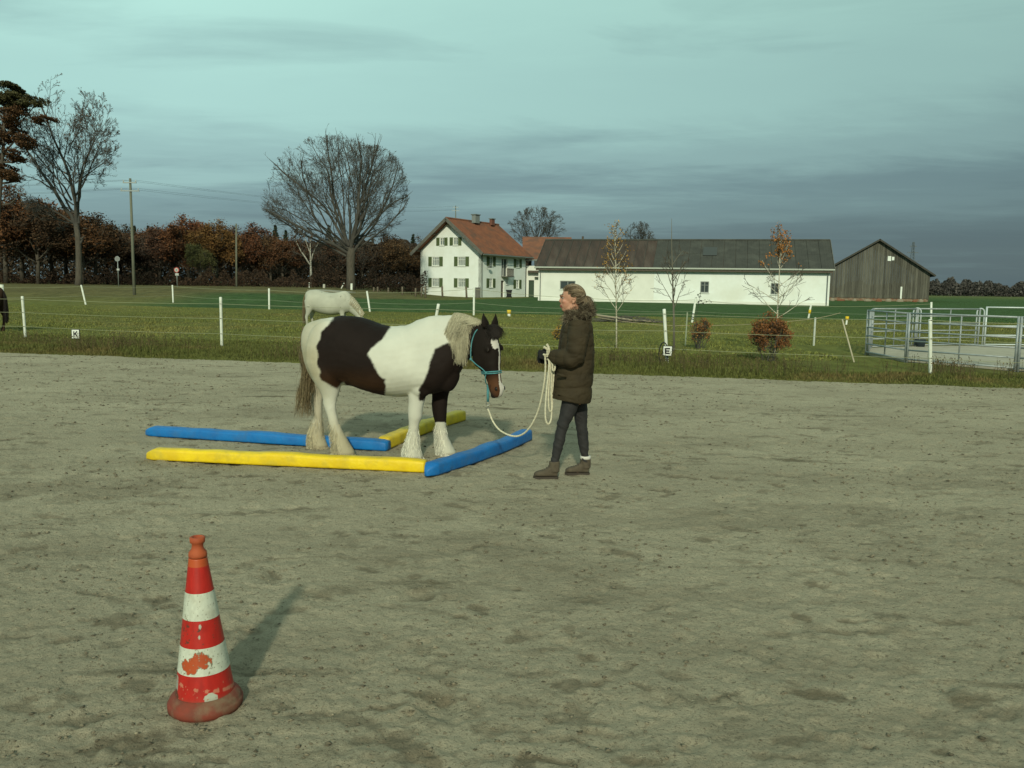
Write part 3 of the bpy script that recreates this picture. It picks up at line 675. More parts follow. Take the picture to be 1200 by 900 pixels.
# ---------------------------------------------------------------- grazing horses
def grazer(name, label, loc, face, cw, spots, group=None, k=1.0, hairmat=None):
    """x forward in local metres, feet on z=0; head down"""
    root = thing(name, label, 'horse', loc, group); mb = MB(); h = Vector((1, 0, 0)); n = Vector((0, 1, 0))
    T = [(-.80, 1.20, 1.02, .05, 0), (-.76, 1.27, .86, .14, 0), (-.66, 1.32, .74, .22, .05), (-.50, 1.345, .66, .27, .1), (-.34, 1.33, .60, .29, .1), (-.15, 1.28, .56, .31, .08), (.08, 1.255, .54, .32, .08), (.28, 1.27, .57, .30, .12),
         (.44, 1.315, .60, .26, .25), (.56, 1.31, .62, .22, .3), (.66, 1.23, .66, .17, .2), (.73, 1.14, .76, .12, .1)]
    R = []
    for x, t, b, hw, tp in csm(T, 4):
        L = []
        for i in range(30):
            a = 2*math.pi*i/30; ca, sa = math.cos(a), math.sin(a); L.append(Vector((x, hw*(1-tp*ca)*math.copysign(abs(sa)**.92, sa), (t+b)/2+(t-b)/2*ca)))
        R.append(L)
    mb.rings(R)
    NK = csm([(.52, .98, .27, .17), (.68, .88, .235, .14), (.82, .76, .19, .11), (.94, .63, .155, .09), (1.03, .52, .13, .08)], 4)
    pts = [Vector((a, 0, b)) for a, b, _, _ in NK]; R = []
    for i, (a, b, rn, rl) in enumerate(NK):
        t = (pts[min(i+1, len(pts)-1)]-pts[max(0, i-1)]).normalized(); u = Vector((-t.z, 0, t.x))
        R.append([pts[i]+u*(rn*math.cos(q))+n*(rl*math.sin(q)) for q in [2*math.pi*j/20 for j in range(20)]])
    mb.rings(R)
    d = Vector((.30, 0, -1)).normalized(); e = Vector((1, 0, .30)).normalized()
    P0 = Vector((1.00, 0, .57)); hpf = add_head(mb, P0, d, e, Vector((0, -1, 0)), .90)
    for sg in (-1, 1):
        for rows in ([(-.60, 1.0, .19, .12), (-.60, .80, .16, .11), (-.63, .66, .10, .075), (-.67, .54, .070, .05), (-.70, .47, .055, .042), (-.685, .38, .042, .036), (-.67, .25, .038, .034), (-.65, .14, .045, .045), (-.62, .06, .060, .055), (-.61, 0, .070, .060)],
                     [(.40, .95, .14, .10), (.42, .72, .11, .085), (.43, .58, .075, .06), (.43, .45, .058, .048), (.43, .38, .055, .046), (.43, .28, .040, .036), (.43, .15, .045, .045), (.45, .06, .058, .055), (.46, 0, .068, .06)]):
            sh = .07 if (rows[0][0] < 0) == (sg > 0) else -.05
            mb.rings([hring(Vector((x+sh*(1-min(1, z/.9)), sg*.145, z)), h, rf, n, rl, 14) for x, z, rf, rl in csm(rows, 3)])
        mb.ball(Vector((-.55, sg*.14, .98)), (.22, .14, .26), 14, 10); mb.ball(Vector((.46, sg*.13, .98)), (.17, .11, .27), 14, 10)
    me = remesh(mb.mesh(), .016, 5); v = mverts(me).astype(float); f = fbm(v[:, 0]*5+3, v[:, 2]*5+v[:, 1]*3, 44, 4)
    c = np.array(cw)*(.82+.36*f)[:, None]
    if spots:
        sp = (fbm(v[:, 0]*9, v[:, 2]*9+v[:, 1], 47, 2) > .84) & (v[:, 2] > .6); c[sp] *= .5
        lo = (sstep(.55, .1, v[:, 2])*.45)[:, None]; c = c*(1-lo)+np.array([.30, .27, .18])*lo
        mz = ((v-np.array(P0))@np.array(d) > .5)[:, None]; c = np.where(mz, c*.35, c)
    setcol(me, c); 
    fwd = Matrix.Rotation(face, 4, 'Z') @ Matrix.Scale(k, 4); me.transform(fwd); me.materials.append(M_coat)
    o = bpy.data.objects.new('body', me); COL.objects.link(o); o.parent = root
    r = np.random.default_rng(4); paths = []
    for i in range(260):
        ox, oy = r.normal(0, .012), r.normal(0, .028); Ln = r.uniform(.55, .95); p = []
        for j in range(8):
            t = j/7; p.append((-.79-.06*math.sin(min(1, t*2.5)*1.5)+ox*(1+t), oy*(.4+t), 1.19-Ln*t))
        paths.append(p)
    v_, f_ = hair_tris(paths, .006, .003); t_ = npmesh('tail', v_, f_); t_.transform(fwd); t_.materials.append(hairmat or M_tail); o = bpy.data.objects.new('tail', t_); COL.objects.link(o); o.parent = root
    paths = []
    for i in range(500):
        u = r.random(); q = NK[int(u*(len(NK)-1))]; j = int(u*(len(NK)-1)); t = (pts[min(j+1, len(pts)-1)]-pts[max(0, j-1)]).normalized(); up = Vector((-t.z, 0, t.x)); p = []
        Ln = r.uniform(.1, .2)
        for m_ in range(5):
            a = m_/4*1.2; s_ = pts[j]+t*r.normal(0, .01)+up*((q[2]+.012)*math.cos(a))+n*(-(q[3]+.012)*math.sin(a)); p.append(tuple(s_ + Vector((0, 0, -Ln*m_/8))))
        paths.append(p)
    v_, f_ = hair_tris(paths, .006, .003); t_ = npmesh('mane', v_, f_); t_.transform(fwd); t_.materials.append(hairmat or M_cream); o = bpy.data.objects.new('mane', t_); COL.objects.link(o); o.parent = root
    return root
gY = 29.0; gp = atY(386, 380, gY)
grazer('grazing_horse', 'white horse grazing head down in the meadow behind the piebald horse', (gp.x+.02, gY, float(terrain(gp.x, gY))), -.12, (.42, .42, .34), True, None, 1.06)
bp = atY(-22, 380, 26.5)
grazer('brown_horse', 'dark brown horse whose rump just enters the left edge of the picture', (bp.x-.16, 26.5, float(terrain(bp.x, 26.5))), math.radians(188), (.055, .032, .02), False, None, 1.05, M_black)
# ================================================================ GROUND POLES
def pole(name, label, a, b, col, col2, w=.15, hgt=.125, end=(1, 1), sag=0.0, group='soft coloured training poles lying on the sand'):
    a, b = Vector(a), Vector(b); a.z = b.z = 0; L = (b-a).length; d = (b-a).normalized(); s = Vector((-d.y, d.x, 0))
    rr = np.random.default_rng(abs(hash(label)) % 1000 if False else len(label)); R = []; N = 56
    prof = [(-.48, .0), (-.50, .15), (-.49, .75), (-.45, .93), (-.36, 1.0), (0, 1.03), (.36, 1.0), (.45, .93), (.49, .75), (.50, .15), (.48, 0), (.3, -.02), (0, -.02), (-.3, -.02)]
    ts = np.concatenate([[0, .004, .010, .022, .04], np.linspace(.055, .945, N), [.96, .978, .99, .996, 1]])
    for t in ts:
        k = 1.0; zz = 1.0
        if end[0] and t < .04: k = .12+.88*(t/.04)**.7; zz = .35+.65*(t/.04)**.6
        if end[1] and t > .96: k = .12+.88*((1-t)/.04)**.7; zz = .35+.65*((1-t)/.04)**.6
        if not end[0] and t < .02: k = .90+.10*t/.02; zz = .92+.08*t/.02
        if not end[1] and t > .98: k = .90+.10*(1-t)/.02; zz = .92+.08*(1-t)/.02
        c = a + d*(L*t) + s*(sag*math.sin(math.pi*t)+.008*(vn(np.array(t*9.), np.array(len(label)*1.7), 5)-.5))
        wr = 1+.09*(float(vn(np.array(t*26), np.array(2.), 6))-.5); hz = 1+.13*(float(vn(np.array(t*15), np.array(7.), 8))-.5)
        R.append([c + s*(x*w*k*wr) + Vector((0, 0, .008+z*hgt*zz*hz)) for x, z in prof])
    m = MB(); m.rings(R)
    M = mat('tarpaulin', col, col2, 5, .5, bump=.7, bscale=11, bdist=.014, spec=.4, coords='World', c3=tuple(.70*c+.02 for c in col[:3]), s3=7)
    o = m.build(name, M, None, True); tag(o, label, 'ground pole', group); return recentre(o)
pole('ground_pole', 'front yellow ground pole, long and pointed at its left end, nearest the camera', ground(172, 538), ground(499, 553), (.84, .60, .008), (.70, .47, .008), .14, .108, (1, 0))
pole('ground_pole', 'blue ground pole slanting from the front yellow pole towards the feet of the woman', ground(499, 559), ground(620, 514), (.006, .155, .46), (.005, .115, .37), .14, .112, (1, 1), -.06)
pole('ground_pole', 'rear yellow ground pole slanting away behind the front legs of the horse', ground(450, 526), ground(543, 491.5), (.72, .52, .012), (.60, .41, .010), .15, .12, (0, 1), .05)
pole('ground_pole', 'blue ground pole lying behind the hind hooves, pointed at its far left end', ground(171, 510), ground(455, 528), (.006, .165, .47), (.005, .12, .38), .15, .102, (1, 0))
# ================================================================ TRAFFIC CONE
def cone():
    base = ground(241.0, 826); base.z = .010; root = thing('traffic_cone', 'worn red and white striped traffic cone in the sand in the foreground', 'traffic cone', base)
    H = .715; lean = Vector((-.015, .0, 0))
    def rad(t): return .123*(1-t)+.037*t if t < 1 else .03
    def surf(name, t0, t1, off, m, colf=None, nt=60, caps=True):
        R = []; N = 220
        for i in range(nt+1):
            t = t0+(t1-t0)*i/nt; r = rad(t)+off
            R.append([(base.x+lean.x*t+r*math.cos(2*math.pi*k/N), base.y+r*math.sin(2*math.pi*k/N), .045+t*.60) for k in range(N)])
        mb = MB(); mb.rings(R, caps); me = mb.mesh(name); me.shade_smooth()
        if colf is not None:
            v = mverts(me).astype(float); ang = np.arctan2(v[:, 1]-base.y, v[:, 0]-base.x-lean.x*(v[:, 2]-.045)/.6); setcol(me, colf(ang*.1, v[:, 2], ang))
        place(name, me, m, root)
    Mr = mat('cone_sheeting', (1, 1, 1), attr='tint', rough=.42, bump=.12, bscale=60, bdist=.003, spec=.4, c3=(.86, .83, .8), s3=14)
    red = np.array([.42, .018, .012]); org = np.array([.42, .072, .020]); wht = np.array([.56, .58, .48]); dk = np.array([.10, .03, .02])
    fr = -math.pi/2
    def body(a, z, ang):
        c = np.tile(red, (len(z), 1)); f = fbm(a*60, z*30, 5, 4); c *= (.80+.4*f)[:, None]; u = (ang-fr+math.pi) % (2*math.pi)-math.pi
        top = z > .612; c[top] = org*1.1
        # scrapes down to pale sheeting in the lowest band
        m = (((u-.55)/.24)**2+((z-.078)/.022)**2+.9*(f-.5) < 1); c[m] = wht*.8
        m = (((u+1.0)/.16)**2+((z-.115)/.045)**2+1.2*(f-.5) < 1); c[m] = wht*.55
        m = (((u+.95)/.22)**2+((z-.07)/.03)**2+1.4*(f-.5) < 1); c[m] = dk
        m = (np.abs(z-.118+.02*u) < .006+.010*(f-.5)) & (f > .5); c[m] = np.array([.5, .16, .10])
        m = (fbm(a*160, z*90, 6, 2) > .80) & (z < .13); c[m] = np.array([.42, .16, .10])
        m = (fbm(a*45, z*45, 9, 3) > .70) & (z > .30) & (z < .46); c[m] = dk*1.2
        m = (((u-.28)/.07)**2+((z-.372)/.010)**2 < 1) | (((u-.22)/.05)**2+((z-.330)/.008)**2 < 1); c[m] = wht*.7
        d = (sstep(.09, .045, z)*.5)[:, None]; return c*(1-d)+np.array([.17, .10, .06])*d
    surf('cone_body', 0, 1, 0, Mr, body, 240)
    def band(seed, patch):
        def f_(a, z, ang):
            f = fbm(a*70, z*60, seed, 4); c = np.tile(wht, (len(z), 1))*(.82+.3*f)[:, None]; u = (ang-fr+math.pi) % (2*math.pi)-math.pi
            if patch:
                e = ((u-.02)/.62)**2+((z-.224-.012*np.sin(u*5))/.034)**2+2.4*(f-.5); c[e < 1.18] = np.array([.20, .19, .13]); c[e < 1] = org
            m = fbm(a*130, z*110, seed+3, 2) > .80; c[m] = np.array([.25, .24, .17]); return c
        return f_
    surf('reflective_band', (.172-.045)/.6, (.283-.045)/.6, .0012, Mr, band(3, True), 70, False)
    surf('reflective_band', (.395-.045)/.6, (.505-.045)/.6, .0012, Mr, band(8, False), 70, False)
    # neck and rim
    mb = MB(); top = base + lean + Vector((0, 0, .645))
    prof = [(.037, -.01), (.038, 0), (.036, .012), (.026, .024), (.0235, .034), (.0235, .048), (.030, .053), (.031, .060), (.031, .074), (.027, .076), (.020, .076), (.018, .05)]
    mb.rings([[top+Vector((r*math.cos(2*math.pi*k/40), r*math.sin(2*math.pi*k/40), z)) for k in range(40)] for r, z in prof])
    mb.build('cone_neck', mat('faded_orange_rubber', (.40, .085, .028), (.30, .06, .025), 20, .7, bump=.2, bscale=60, bdist=.003), root, True)
    mb = MB(); prof = [(.152, -.01), (.154, .006), (.154, .020), (.150, .025), (.147, .027), (.146, .036), (.141, .043), (.134, .048), (.126, .056), (.118, .060), (.10, .050)]
    mb.rings([[base+Vector((r*math.cos(2*math.pi*k/64)*(1+.012*math.cos(2*math.pi*k*3/64)), r*math.sin(2*math.pi*k/64), z)) for k in range(64)] for r, z in prof])
    mb.build('cone_base', mat('dirty_red_rubber', (.22, .044, .026), (.14, .045, .028), 12, .75, bump=.35, bscale=40, bdist=.004, c3=(.20, .14, .085), s3=7), root, True)
    root.scale = (.94, .94, .955); return root
cone()
# ================================================================ THE WOMAN (facing left, towards the horse)
WY = 7.54
def Q(px, py, dy=0.0): return atY(px, py, WY+dy)
M_skin = mat('skin', (1, 1, 1), attr='tint', rough=.5, spec=.35)
M_coatw = mat('olive_brown_quilted_coat', (.052, .039, .022), (.038, .029, .017), 6, .75, bump=.35, bscale=26, bdist=.008, spec=.12)
M_trous = mat('charcoal_jeans', (.022, .021, .022), (.032, .030, .030), 20, .8, bump=.5, bscale=40, bdist=.004)
M_boot = mat('grey_brown_suede', (.105, .085, .058), (.07, .055, .038), 18, .85, bump=.4, bscale=60, bdist=.004)
M_sole = mat('boot_sole', (.055, .044, .034), rough=.85)
M_glove = mat('black_glove', (.012, .012, .013), rough=.85, bump=.3, bscale=90, bdist=.003)
M_hair = strand_mat('ash_blonde_hair', (.21, .155, .095)); M_hair2 = strand_mat('dark_blonde_hair', (.115, .082, .050)); M_hair3 = strand_mat('pale_blonde_hair', (.36, .29, .20))
M_furd = strand_mat('brown_fur', (.075, .055, .035)); M_furl = strand_mat('pale_fur', (.30, .25, .17))
def woman():
    root = thing('person', 'woman in olive brown padded coat with fur collar and dark jeans, holding the lead rope', 'person', Vector((.46, WY, 0)))
    X, Yv, Zv = Vector((1, 0, 0)), Vector((0, 1, 0)), Vector((0, 0, 1))
    def hr(c, rx, ry, N=20, ex=1.0, flat=0.0):
        return [c + X*(rx*math.copysign(abs(math.cos(a))**ex, math.cos(a))) + Yv*(ry*math.copysign(abs(math.sin(a))**ex, math.sin(a))) for a in [2*math.pi*i/N for i in range(N)]]
    PX = 130.5
    # joints
    near = [Q(679, 380, -.16), Q(677, 400, -.225), Q(673.5, 418, -.235), Q(662, 419.5, -.18), Q(651, 418, -.10), Q(647, 418, -.075)]
    far = [Q(676, 380, .16), Q(675, 400, .22), Q(671, 420, .22), Q(660, 423, .15), Q(650, 423, .05), Q(646, 423, .02)]
    LEG = {'near': (-.085, [(670, 466, 11, .095), (667.5, 476, 10.2, .09), (664, 487, 8.8, .08), (660.5, 496, 7.6, .068), (658.8, 501, 7.0, .062), (657, 509, 6.6, .060), (655, 519, 6.4, .056), (652.5, 530, 5.4, .046), (650.5, 539, 4.8, .042), (649.5, 545, 4.9, .042)]),
           'far': (.085, [(677, 466, 10, .095), (679, 476, 9.6, .09), (680.3, 486, 8.4, .078), (681, 495, 7.2, .068), (681.6, 501, 6.7, .062), (682.6, 509, 6.5, .060), (683.6, 519, 6.3, .056), (684.6, 529, 5.2, .046), (685.4, 536, 4.6, .042), (685.6, 541, 4.7, .042)])}
    # ---- body: one continuous surface
    mb = MB(); HCn = Q(669.5, 350.5, -.01)
    mb.ball(HCn + Vector((.012, 0, .022)), (.096, .076, .092), 24, 16)                    # cranium
    mb.ball(HCn + Vector((-.030, 0, -.030)), (.062, .060, .082), 20, 14)                  # face
    mb.ball(HCn + Vector((-.047, 0, -.090)), (.036, .034, .026), 14, 10)                  # chin
    mb.tube([HCn+Vector((.030, .055, -.05)), HCn+Vector((-.02, .042, -.085)), HCn+Vector((-.055, .012, -.098))], [.022, .020, .016], 10)
    mb.tube([HCn+Vector((.030, -.055, -.05)), HCn+Vector((-.02, -.042, -.085)), HCn+Vector((-.055, -.012, -.098))], [.022, .020, .016], 10)
    mb.tube([HCn+Vector((-.080, 0, .022)), HCn+Vector((-.092, 0, .0)), HCn+Vector((-.0995, 0, -.020)), HCn+Vector((-.086, 0, -.030))], [.010, .0105, .0125, .011], 8)   # nose
    mb.ball(HCn+Vector((-.088, 0, -.056)), (.014, .024, .009), 10, 6); mb.ball(HCn+Vector((-.086, 0, -.068)), (.013, .022, .009), 10, 6)
    mb.tube([HCn+Vector((-.084, .045, .032)), HCn+Vector((-.094, .015, .030)), HCn+Vector((-.094, -.015, .030)), HCn+Vector((-.084, -.045, .032))], .011, 8)   # brow
    for sg in (-1, 1):
        mb.ball(HCn+Vector((-.066, sg*.038, -.020)), (.020, .020, .020), 10, 8)            # cheekbone
        E = HCn + Vector((.012, sg*.076, -.012))
        mb.tube([E+Vector((.0, sg*.006, -.028)), E+Vector((-.008, sg*.006, -.008)), E+Vector((-.004, sg*.010, .018)), E+Vector((.012, sg*.014, .022)), E+Vector((.018, sg*.012, .004)), E+Vector((.006, sg*.006, -.022))], [.007, .006, .006, .007, .007, .006], 8)
    mb.tube([HCn+Vector((.012, 0, -.05)), HCn+Vector((.026, 0, -.12)), Q(675.5, 373), Q(677, 384)], [.056, .052, .062, .10], 16)
    tor = csm([(677, 378, 9, .10), (677, 384, 13, .16), (676, 398, 14.5, .165), (675, 415, 13, .14), (674, 430, 13.5, .14), (674, 448, 15, .165), (673.5, 463, 15, .165), (673.5, 472, 11, .12)], 3)
    mb.rings([hr(Q(a, b), c/PX, d) for a, b, c, d in tor])
    for A in (near, far): mb.tube([Vector(p) for p in csm([tuple(q) for q in A], 3)], list(np.interp(np.linspace(0, 1, 16), [0, .25, .5, .8, 1], [.052, .046, .040, .030, .026])), 12)
    for kx, (dy, rows) in LEG.items():
        mb.rings([hr(Q(a, b, dy), c/PX*.86, d*.86, 16) for a, b, c, d in csm(rows, 3)])
    for kx, (dy, A, B) in {'near': (-.09, (649.5, 546), (629, 557.5)), 'far': (.09, (685.6, 541), (667, 553.5))}.items():
        a, b = Q(A[0], A[1], dy), Q(B[0], B[1], dy); mb.tube([a+Vector((.0, 0, -.03)), (a*.6+b*.4)+Vector((.015, 0, -.035)), b+Vector((.05, 0, -.005))], [.034, .026, .016], 12)
    # hands: palm, four bent fingers, thumb
    def hand(mbx, W0, side, fat=0.0, k=1.0):
        f = Vector((-1, .0, .18)).normalized(); u = Vector((.12, 0, 1)).normalized(); s = Vector((0, -side, 0))   # s: back of hand direction
        c = W0 + f*.045
        mbx.tube([W0 - f*.02, W0+f*.02, W0+f*.055, W0+f*.085], [.024+fat, .030+fat, .038+fat, .034+fat], 12, True, u, .48)
        lens = [.062, .070, .066, .052]
        for i in range(4):
            o = W0 + f*.080 + u*(.027-.018*i); L_ = lens[i]*k
            p1 = o + f*(L_*.48) + s*.004; p2 = p1 + f*(L_*.12) - s*(L_*.42) ; p3 = p2 - f*(L_*.38) - s*(L_*.22)
            mbx.tube([o - f*.012, o, p1, p2, p3], [.0105+fat, .0105+fat, .0095+fat, .0088+fat, .0075+fat], 8)
        t0 = W0 + f*.022 + u*.026 - s*.006; mbx.tube([t0, t0+f*.022+u*.018-s*.012, t0+f*.046+u*.020-s*.024, t0+f*.066+u*.010-s*.030], [.013+fat, .012+fat, .0105+fat, .009+fat], 8)
    HN, HF = near[-1], far[-1]
    hand(mb, HN, 1); hand(mb, HF, -1)
    me = remesh(mb.mesh(), .0062, 3, .45); v = mverts(me).astype(float); r = v-np.array(HCn); c = np.tile(np.array([.46, .235, .155]), (len(v), 1))
    fl = fbm(v[:, 0]*60, v[:, 2]*60, 2, 3); c *= (.88+.24*fl)[:, None]
    ck = np.exp(-(((r[:, 0]+.062)/.03)**2+((np.abs(r[:, 1])-.045)/.03)**2+((r[:, 2]+.028)/.025)**2)); c = c*(1-.4*ck[:, None])+np.array([.52, .18, .13])*.4*ck[:, None]
    lip = (np.abs(r[:, 2]+.062) < .013) & (r[:, 0] < -.080) & (np.abs(r[:, 1]) < .024); c[lip] = np.array([.33, .10, .08])
    lm = (np.abs(r[:, 2]+.062) < .0022) & (r[:, 0] < -.075) & (np.abs(r[:, 1]) < .024); c[lm] = np.array([.12, .04, .035])
    brw = (np.abs(r[:, 2]-.040-.006*np.cos(r[:, 1]*60)) < .006) & (r[:, 0] < -.070) & (np.abs(r[:, 1]) > .012) & (np.abs(r[:, 1]) < .052); c[brw] = np.array([.14, .09, .055])
    setcol(me, c); place('body', me, M_skin, root)
    for sg in (-1, 1):
        e = MB(); e.ball(HCn+Vector((-.0755, sg*.032, .009)), (.0100, .0105, .0065), 14, 10); e.build('eye', mat('eye_white', (.32, .29, .26), rough=.3), root, True)
        e = MB(); e.ball(HCn+Vector((-.0822, sg*.0325, .009)), (.0045, .0050, .0050), 10, 6); e.build('iris', M_eye, root, True)
        e = MB(); e.tube([HCn+Vector((-.086, sg*.022, .014)), HCn+Vector((-.0875, sg*.032, .018)), HCn+Vector((-.080, sg*.042, .013))], .0018, 6); e.build('eyelash', M_hair2, root)
    # ---- coat
    mb = MB()
    prof = [(370.5, 667, 688, .075), (373.5, 663, 691, .115), (377, 660.6, 692.8, .165), (382, 658.8, 694, .198), (390, 657.8, 695.4, .208), (400, 656.6, 696, .208), (412, 655.2, 696.2, .205), (424, 653.2, 695.8, .203), (436, 651, 695.2, .21), (447, 648.8, 694.4, .218), (457, 647.2, 693.6, .224), (464, 646.2, 693, .226), (468, 645.8, 692.6, .224)]
    prof = csm(prof, 5); R = []
    for i, (py, a, b, hw) in enumerate(prof):
        A, B = Q(a, py), Q(b, py); c = (A+B)/2; rx = (B.x-A.x)/2
        R.append(hr(c, rx, hw, 40, .86))
    # hem slopes down to the back and the skirt is open below
    hem = Q(669, 468).z
    mb.rings(R)
    for A, rr in ((near, [.098, .094, .088, .086, .074, .060, .050]), (far, [.098, .092, .086, .082, .072, .058, .050])):
        pts = [Vector(p) for p in csm([tuple(q) for q in A], 4)]; rads = np.interp(np.linspace(0, 1, len(pts)), np.linspace(0, 1, 7), rr)
        mb.tube(pts, list(rads), 20)
    me = remesh(mb.mesh(), .008, 5); v = mverts(me).astype(float); nm = mnorms(me)
    # quilting: horizontal baffles on the body, rings on the sleeves, plus creases
    def nearest_arm(v):
        best = np.full(len(v), 9.); tt = np.zeros(len(v))
        for A in (near, far):
            s0 = 0
            for i in range(len(A)-1):
                a, b = np.array(A[i]), np.array(A[i+1]); ab = b-a; t = np.clip(((v-a)@ab)/(ab@ab), 0, 1); d = np.linalg.norm(v-(a+t[:, None]*ab), axis=1)
                m = d < best; best[m] = d[m]; tt[m] = s0+t[m]*np.linalg.norm(ab); s0 += np.linalg.norm(ab)
        return best, tt
    da, ta = nearest_arm(v); arm = sstep(.125, .095, da)
    zz = v[:, 2]+.010*np.sin(v[:, 0]*9+v[:, 1]*5)
    bq = np.abs(np.sin(math.pi*(zz-hem)/.118))**.45; aq = np.abs(np.sin(math.pi*(ta-.02)/.085))**.45
    disp = .009*(bq-.8)*(1-arm) + .006*(aq-.8)*arm
    cr = fbm(v[:, 0]*11+v[:, 1]*6, v[:, 2]*17, 3, 4)-.5; cr2 = np.abs(fbm(v[:, 0]*7+v[:, 1]*7, v[:, 2]*20, 8, 3)-.5)
    disp += .018*cr - .005*np.exp(-(cr2/.05)**2)
    el_ = np.exp(-(((v-np.array(near[2]))**2).sum(1))/.10**2); disp += el_*.010*np.sin(60*(v[:, 0]*.7+v[:, 2]*.7))
    lowb = (v[:, 2] < hem+.02)[:, None]; v2 = v + nm*disp[:, None]*np.where(lowb, .5, 1)
    v2[:, 2] += np.where(v2[:, 2] < hem+.05, -.035*sstep(-.18, .18, v2[:, 0]-Q(669, 468).x)+.012, 0)
    me.vertices.foreach_set('co', v2.astype(np.float32).ravel()); me.update(); me.shade_smooth(); place('coat', me, M_coatw, root)
    # hem band, pocket flap, zip edge, cuffs
    m = MB(); a = Q(655, 437, -.205); m.tube([Q(653, 438.5, -.222), Q(658, 440, -.232), Q(664, 441, -.238)], [.012, .014, .012], 8, True, None, .5); m.build('pocket_flap', M_coatw, root, True)
    zp = [Q(661.5, 376, -.02), Q(657.5, 390, -.015), Q(655.3, 407, -.01), Q(652.2, 428, -.01), Q(648, 450, -.01), Q(645.6, 466, -.01)]
    m = MB(); m.tube(zp, .009, 8); m.build('zip_placket', mat('dark_placket', (.03, .022, .014), rough=.6), root, True)
    for A in (near, far):
        m = MB(); d = (A[-1]-A[-2]).normalized(); m.tube([A[-1]-d*.03, A[-1]-d*.01, A[-1]+d*.008], [.049, .052, .045], 18); m.build('cuff', M_coatw, root, True)
    # fur collar
    r = np.random.default_rng(12)
    for nm_, M_, cnt in (('fur_collar', M_furd, 3400), ('fur_collar', M_furl, 2000)):
        paths = []
        for i in range(cnt):
            a = r.uniform(-2.75, 2.75)          # 0 = back of the neck
            t = r.random(); rx, ry = .088+.030*t, .096+.050*t
            c = Q(679, 366-3*math.cos(a)) ; p0 = c + X*(rx*math.cos(a)-.012) + Yv*(ry*math.sin(a)) + Zv*(.055-.085*t - (.025 if math.cos(a) < 0 else 0))
            dr = (X*math.cos(a)+Yv*math.sin(a)+Zv*r.uniform(-.9, .9)+X*r.normal(0, .35)).normalized(); L_ = r.uniform(.02, .042); cu = Vector(tuple(r.normal(0, .5, 3)))
            paths.append([tuple(p0-dr*.012), tuple(p0+dr*L_*.4), tuple(p0+dr*L_*.75+cu*.014), tuple(p0+dr*L_+cu*.034+Zv*-.006)])
        v_, f_ = hair_tris(paths, .0019, .0008); place(nm_, npmesh(nm_, v_, f_), M_, root)
    m = MB(); c = Q(678, 370.5); R = []
    for t in np.linspace(0, 1, 5): R.append(hr(c+Zv*(-.03+.085*t)+X*(.004), .098+.016*math.sin(3*t), .105+.02*math.sin(3*t), 28))
    m.rings(R, False); m.build('hood_lining', mat('fur_base', (.05, .036, .022), rough=.9), root, True)
    # ---- jeans
    mb = MB()
    for kx, (dy, rows) in LEG.items(): mb.rings([hr(Q(a, b, dy), c/PX, d, 20) for a, b, c, d in csm([(672, 456, 13, .11)]+rows, 3)])
    mb.ball(Q(674, 458), (.115, .15, .11), 20, 12)
    me = remesh(mb.mesh(), .007, 3); v = mverts(me).astype(float); nm = mnorms(me); w = fbm(v[:, 0]*8+v[:, 2]*6, v[:, 2]*34+v[:, 0]*20, 4, 3)-.5
    kn = np.exp(-((v[:, 2]-Q(658, 501).z)/.10)**2) + np.exp(-((v[:, 2]-.16)/.08)**2)
    v += nm*((.006+.014*kn)*w)[:, None]; me.vertices.foreach_set('co', v.astype(np.float32).ravel()); me.update(); place('jeans', me, M_trous, root)
    # ---- boots
    for kx, dy, an, to, heel in (('n', -.09, (649.5, 543), (625.5, 559), (653.5, 557)), ('f', .09, (686, 539), (662.5, 554.5), (690, 553.5))):
        a = Q(*an, dy); tz = Q(*to, dy); hl = Q(*heel, dy); y0 = a.y; toex, heelx = tz.x, hl.x; L_ = heelx-toex
        mb = MB(); R = []
        for t in np.linspace(0, 1, 15):
            x = heelx-L_*t; hgt = np.interp(t, [0, .1, .3, .42, .55, .72, .88, 1], [.080, .110, .112, .088, .066, .056, .048, .030]); hw = np.interp(t, [0, .08, .3, .5, .75, .9, 1], [.022, .034, .036, .038, .047, .040, .018])
            R.append([Vector((x, y0+hw*math.copysign(abs(math.sin(q))**.8, math.sin(q)), .016+hgt/2+hgt/2*math.copysign(abs(math.cos(q))**.8, math.cos(q)))) for q in [2*math.pi*j/20 for j in range(20)]])
        mb.rings(R); mb.tube([Vector((a.x+.004, y0, .06)), Vector((a.x+.002, y0, .115)), Vector((a.x, y0, .155))], [.046, .048, .050], 16)
        me = remesh(mb.mesh(), .006, 3); b = place('boot', me, M_boot, root)
        m = MB(); rr = [(0, .026), (.05, .037), (.3, .036), (.45, .036), (.72, .050), (.9, .042), (1.0, .012)]
        up = [Vector((heelx+.006-(L_+.012)*t, y0+w, 0)) for t, w in rr]; dn = [Vector((heelx+.006-(L_+.012)*t, y0-w, 0)) for t, w in reversed(rr)]
        lp = up+dn; m.rings([[p+Zv*.0 for p in lp], [p+Zv*.012 for p in lp], [p+Zv*.018 for p in lp]]); m.build('sole', M_sole, b, False)
        for i in range(5):
            t = .36+.09*i; x = heelx-L_*t; z = .012+np.interp(t, [.3, .42, .55, .72], [.112, .088, .066, .056])
            m = MB(); m.tube([Vector((x, y0-.028, z-.006)), Vector((x-.006, y0, z+.004)), Vector((x, y0+.028, z-.006))], .0032, 6); m.build('lace', mat('lace', (.05, .04, .03)), b, True)
        if kx == 'f':
            m = MB(); m.tube([Vector((a.x, y0, .145)), Vector((a.x, y0, .172))], [.0505, .0465], 16); m.build('white_sock', mat('white_sock', (.6, .58, .52)), root, True)
